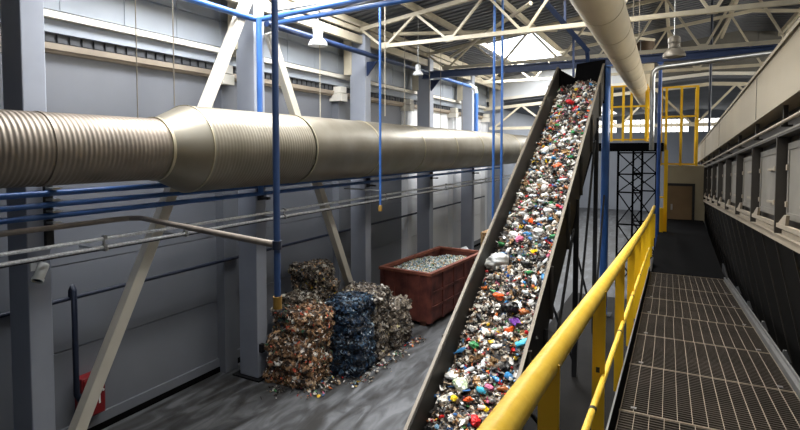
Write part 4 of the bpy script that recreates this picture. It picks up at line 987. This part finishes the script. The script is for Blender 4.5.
b = MB(); b.box((dx0-.08,20.15,dz1), (dx1+.08,20.2,dz1+.09)); b.box((dx0-.08,20.15,dz0), (dx0,20.2,dz1)); b.box((dx1,20.15,dz0), (dx1+.08,20.2,dz1)); b.build('door_frame', 'dark', o)
b = MB(); b.box((dx0+.1,20.12,(dz0+dz1)/2), (dx0+.16,20.16,(dz0+dz1)/2+.2)); b.build('handle', 'galv', d)
# lower landing after the walkway
o = empty('landing', wk(.3,13,-2.9), 'dark steel landing below the end of the walkway, before the cabin', 'landing')
b = MB(); b.box((-.42,11.2,LZ-.12), (.85,20.15,LZ)); b.build('deck', 'black', o)
for y in (11.4, 19.9):
    for x in (-.34, .78): b = MB(); b.box((x-.06,y-.06,0), (x+.06,y+.06,LZ-.12)); b.build('leg', 'black', o)
o = empty('stair_flight', wk(.3,11,WZ), 'short dark stair from the end of the walkway to the landing', 'stairs')
zt_ = wk(.3,10.8,WZ).z
for k in range(4):
    b = MB(); z = zt_-(zt_-LZ)*(k+1)/5; b.box((-.35,10.9+k*.24,z-.03), (.85,11.16+k*.24,z)); b.build('tread', 'black', o)
for x in (-.39, .86):
    b = MB(); b.bar((x,10.85,zt_-.1), (x,11.95,LZ+.06), .03, .2); b.build('stringer', 'dark', o)
# yellow gate posts at the landing
o = empty('gate_post', at(664.5,238,Y=17), 'tall yellow gate post in front of the beige cabin', 'post')
p = at(664.5,238,Y=17)
b = MB(); b.box((p.x-.05,p.y-.05,LZ), (p.x+.05,p.y+.05,at(664,150,Y=17).z)); b.build('upright', 'yellow', o)
b = MB(); q = at(656,197,Y=17); b.bar((q.x,p.y,q.z), (p.x,p.y,q.z), .05, .05); b.build('cross_bar', 'yellow', o)
p = at(661,232,Y=16.8); b = MB(); b.box((p.x-.05,p.y-.05,LZ), (p.x+.05,p.y+.05,at(661,208,Y=16.8).z)); tag(b.build('bollard', 'yellow', origin=(p.x,p.y,LZ)), 'short yellow post left of the tall gate post', 'post')
# annexe floor: blue containers, white bulk bags
def farbox(name, cat, label, x, ya, yb, Y, w, m, m2=None):
    p = at(x, yb, Z=0); top = at(x, ya, Y=p.y)
    o = empty(name, (p.x,p.y,0), label, cat); b = MB(); b.box((p.x-w/2,p.y,0), (p.x+w/2,p.y+1.2,max(.4,top.z))); b.build('body', m, o, bevel=.04)
    b = MB(); b.box((p.x-w/2-.05,p.y-.05,max(.4,top.z)), (p.x+w/2+.05,p.y+1.25,max(.4,top.z)+.1)); b.build('lid', m2 or m, o)
farbox('waste_container', 'container', 'small blue container far behind the lattice tower', 628, 199, 209, 0, 1.6, 'far_blue', 'white')
farbox('waste_container', 'container', 'white container far off, right of the blue one', 635, 200, 208, 0, .9, 'white')
farbox('waste_container', 'container', 'pink container far off, left of the blue one', 615, 193, 205, 0, 1.1, 'far_red', 'white')
farbox('waste_container', 'container', 'yellow container far off behind the lattice tower leg', 619, 199, 208, 0, .5, 'yellow')

# ------------------------------------------------------------------ light and look
w = bpy.data.worlds.new('World'); SC.world = w; w.use_nodes = True
w.node_tree.nodes['Background'].inputs['Color'].default_value = (.72,.82,1,1)
w.node_tree.nodes['Background'].inputs['Strength'].default_value = .09
vs = SC.view_settings
SC.display_settings.display_device = 'sRGB'
vs.view_transform = 'Standard'; vs.look = 'None'; vs.gamma = 1; vs.exposure = 0; vs.use_curve_mapping = False
SC.cycles.use_denoising = True
SC.cycles.max_bounces = 6; SC.cycles.diffuse_bounces = 3; SC.cycles.glossy_bounces = 3
SC.cycles.sample_clamp_indirect = 4
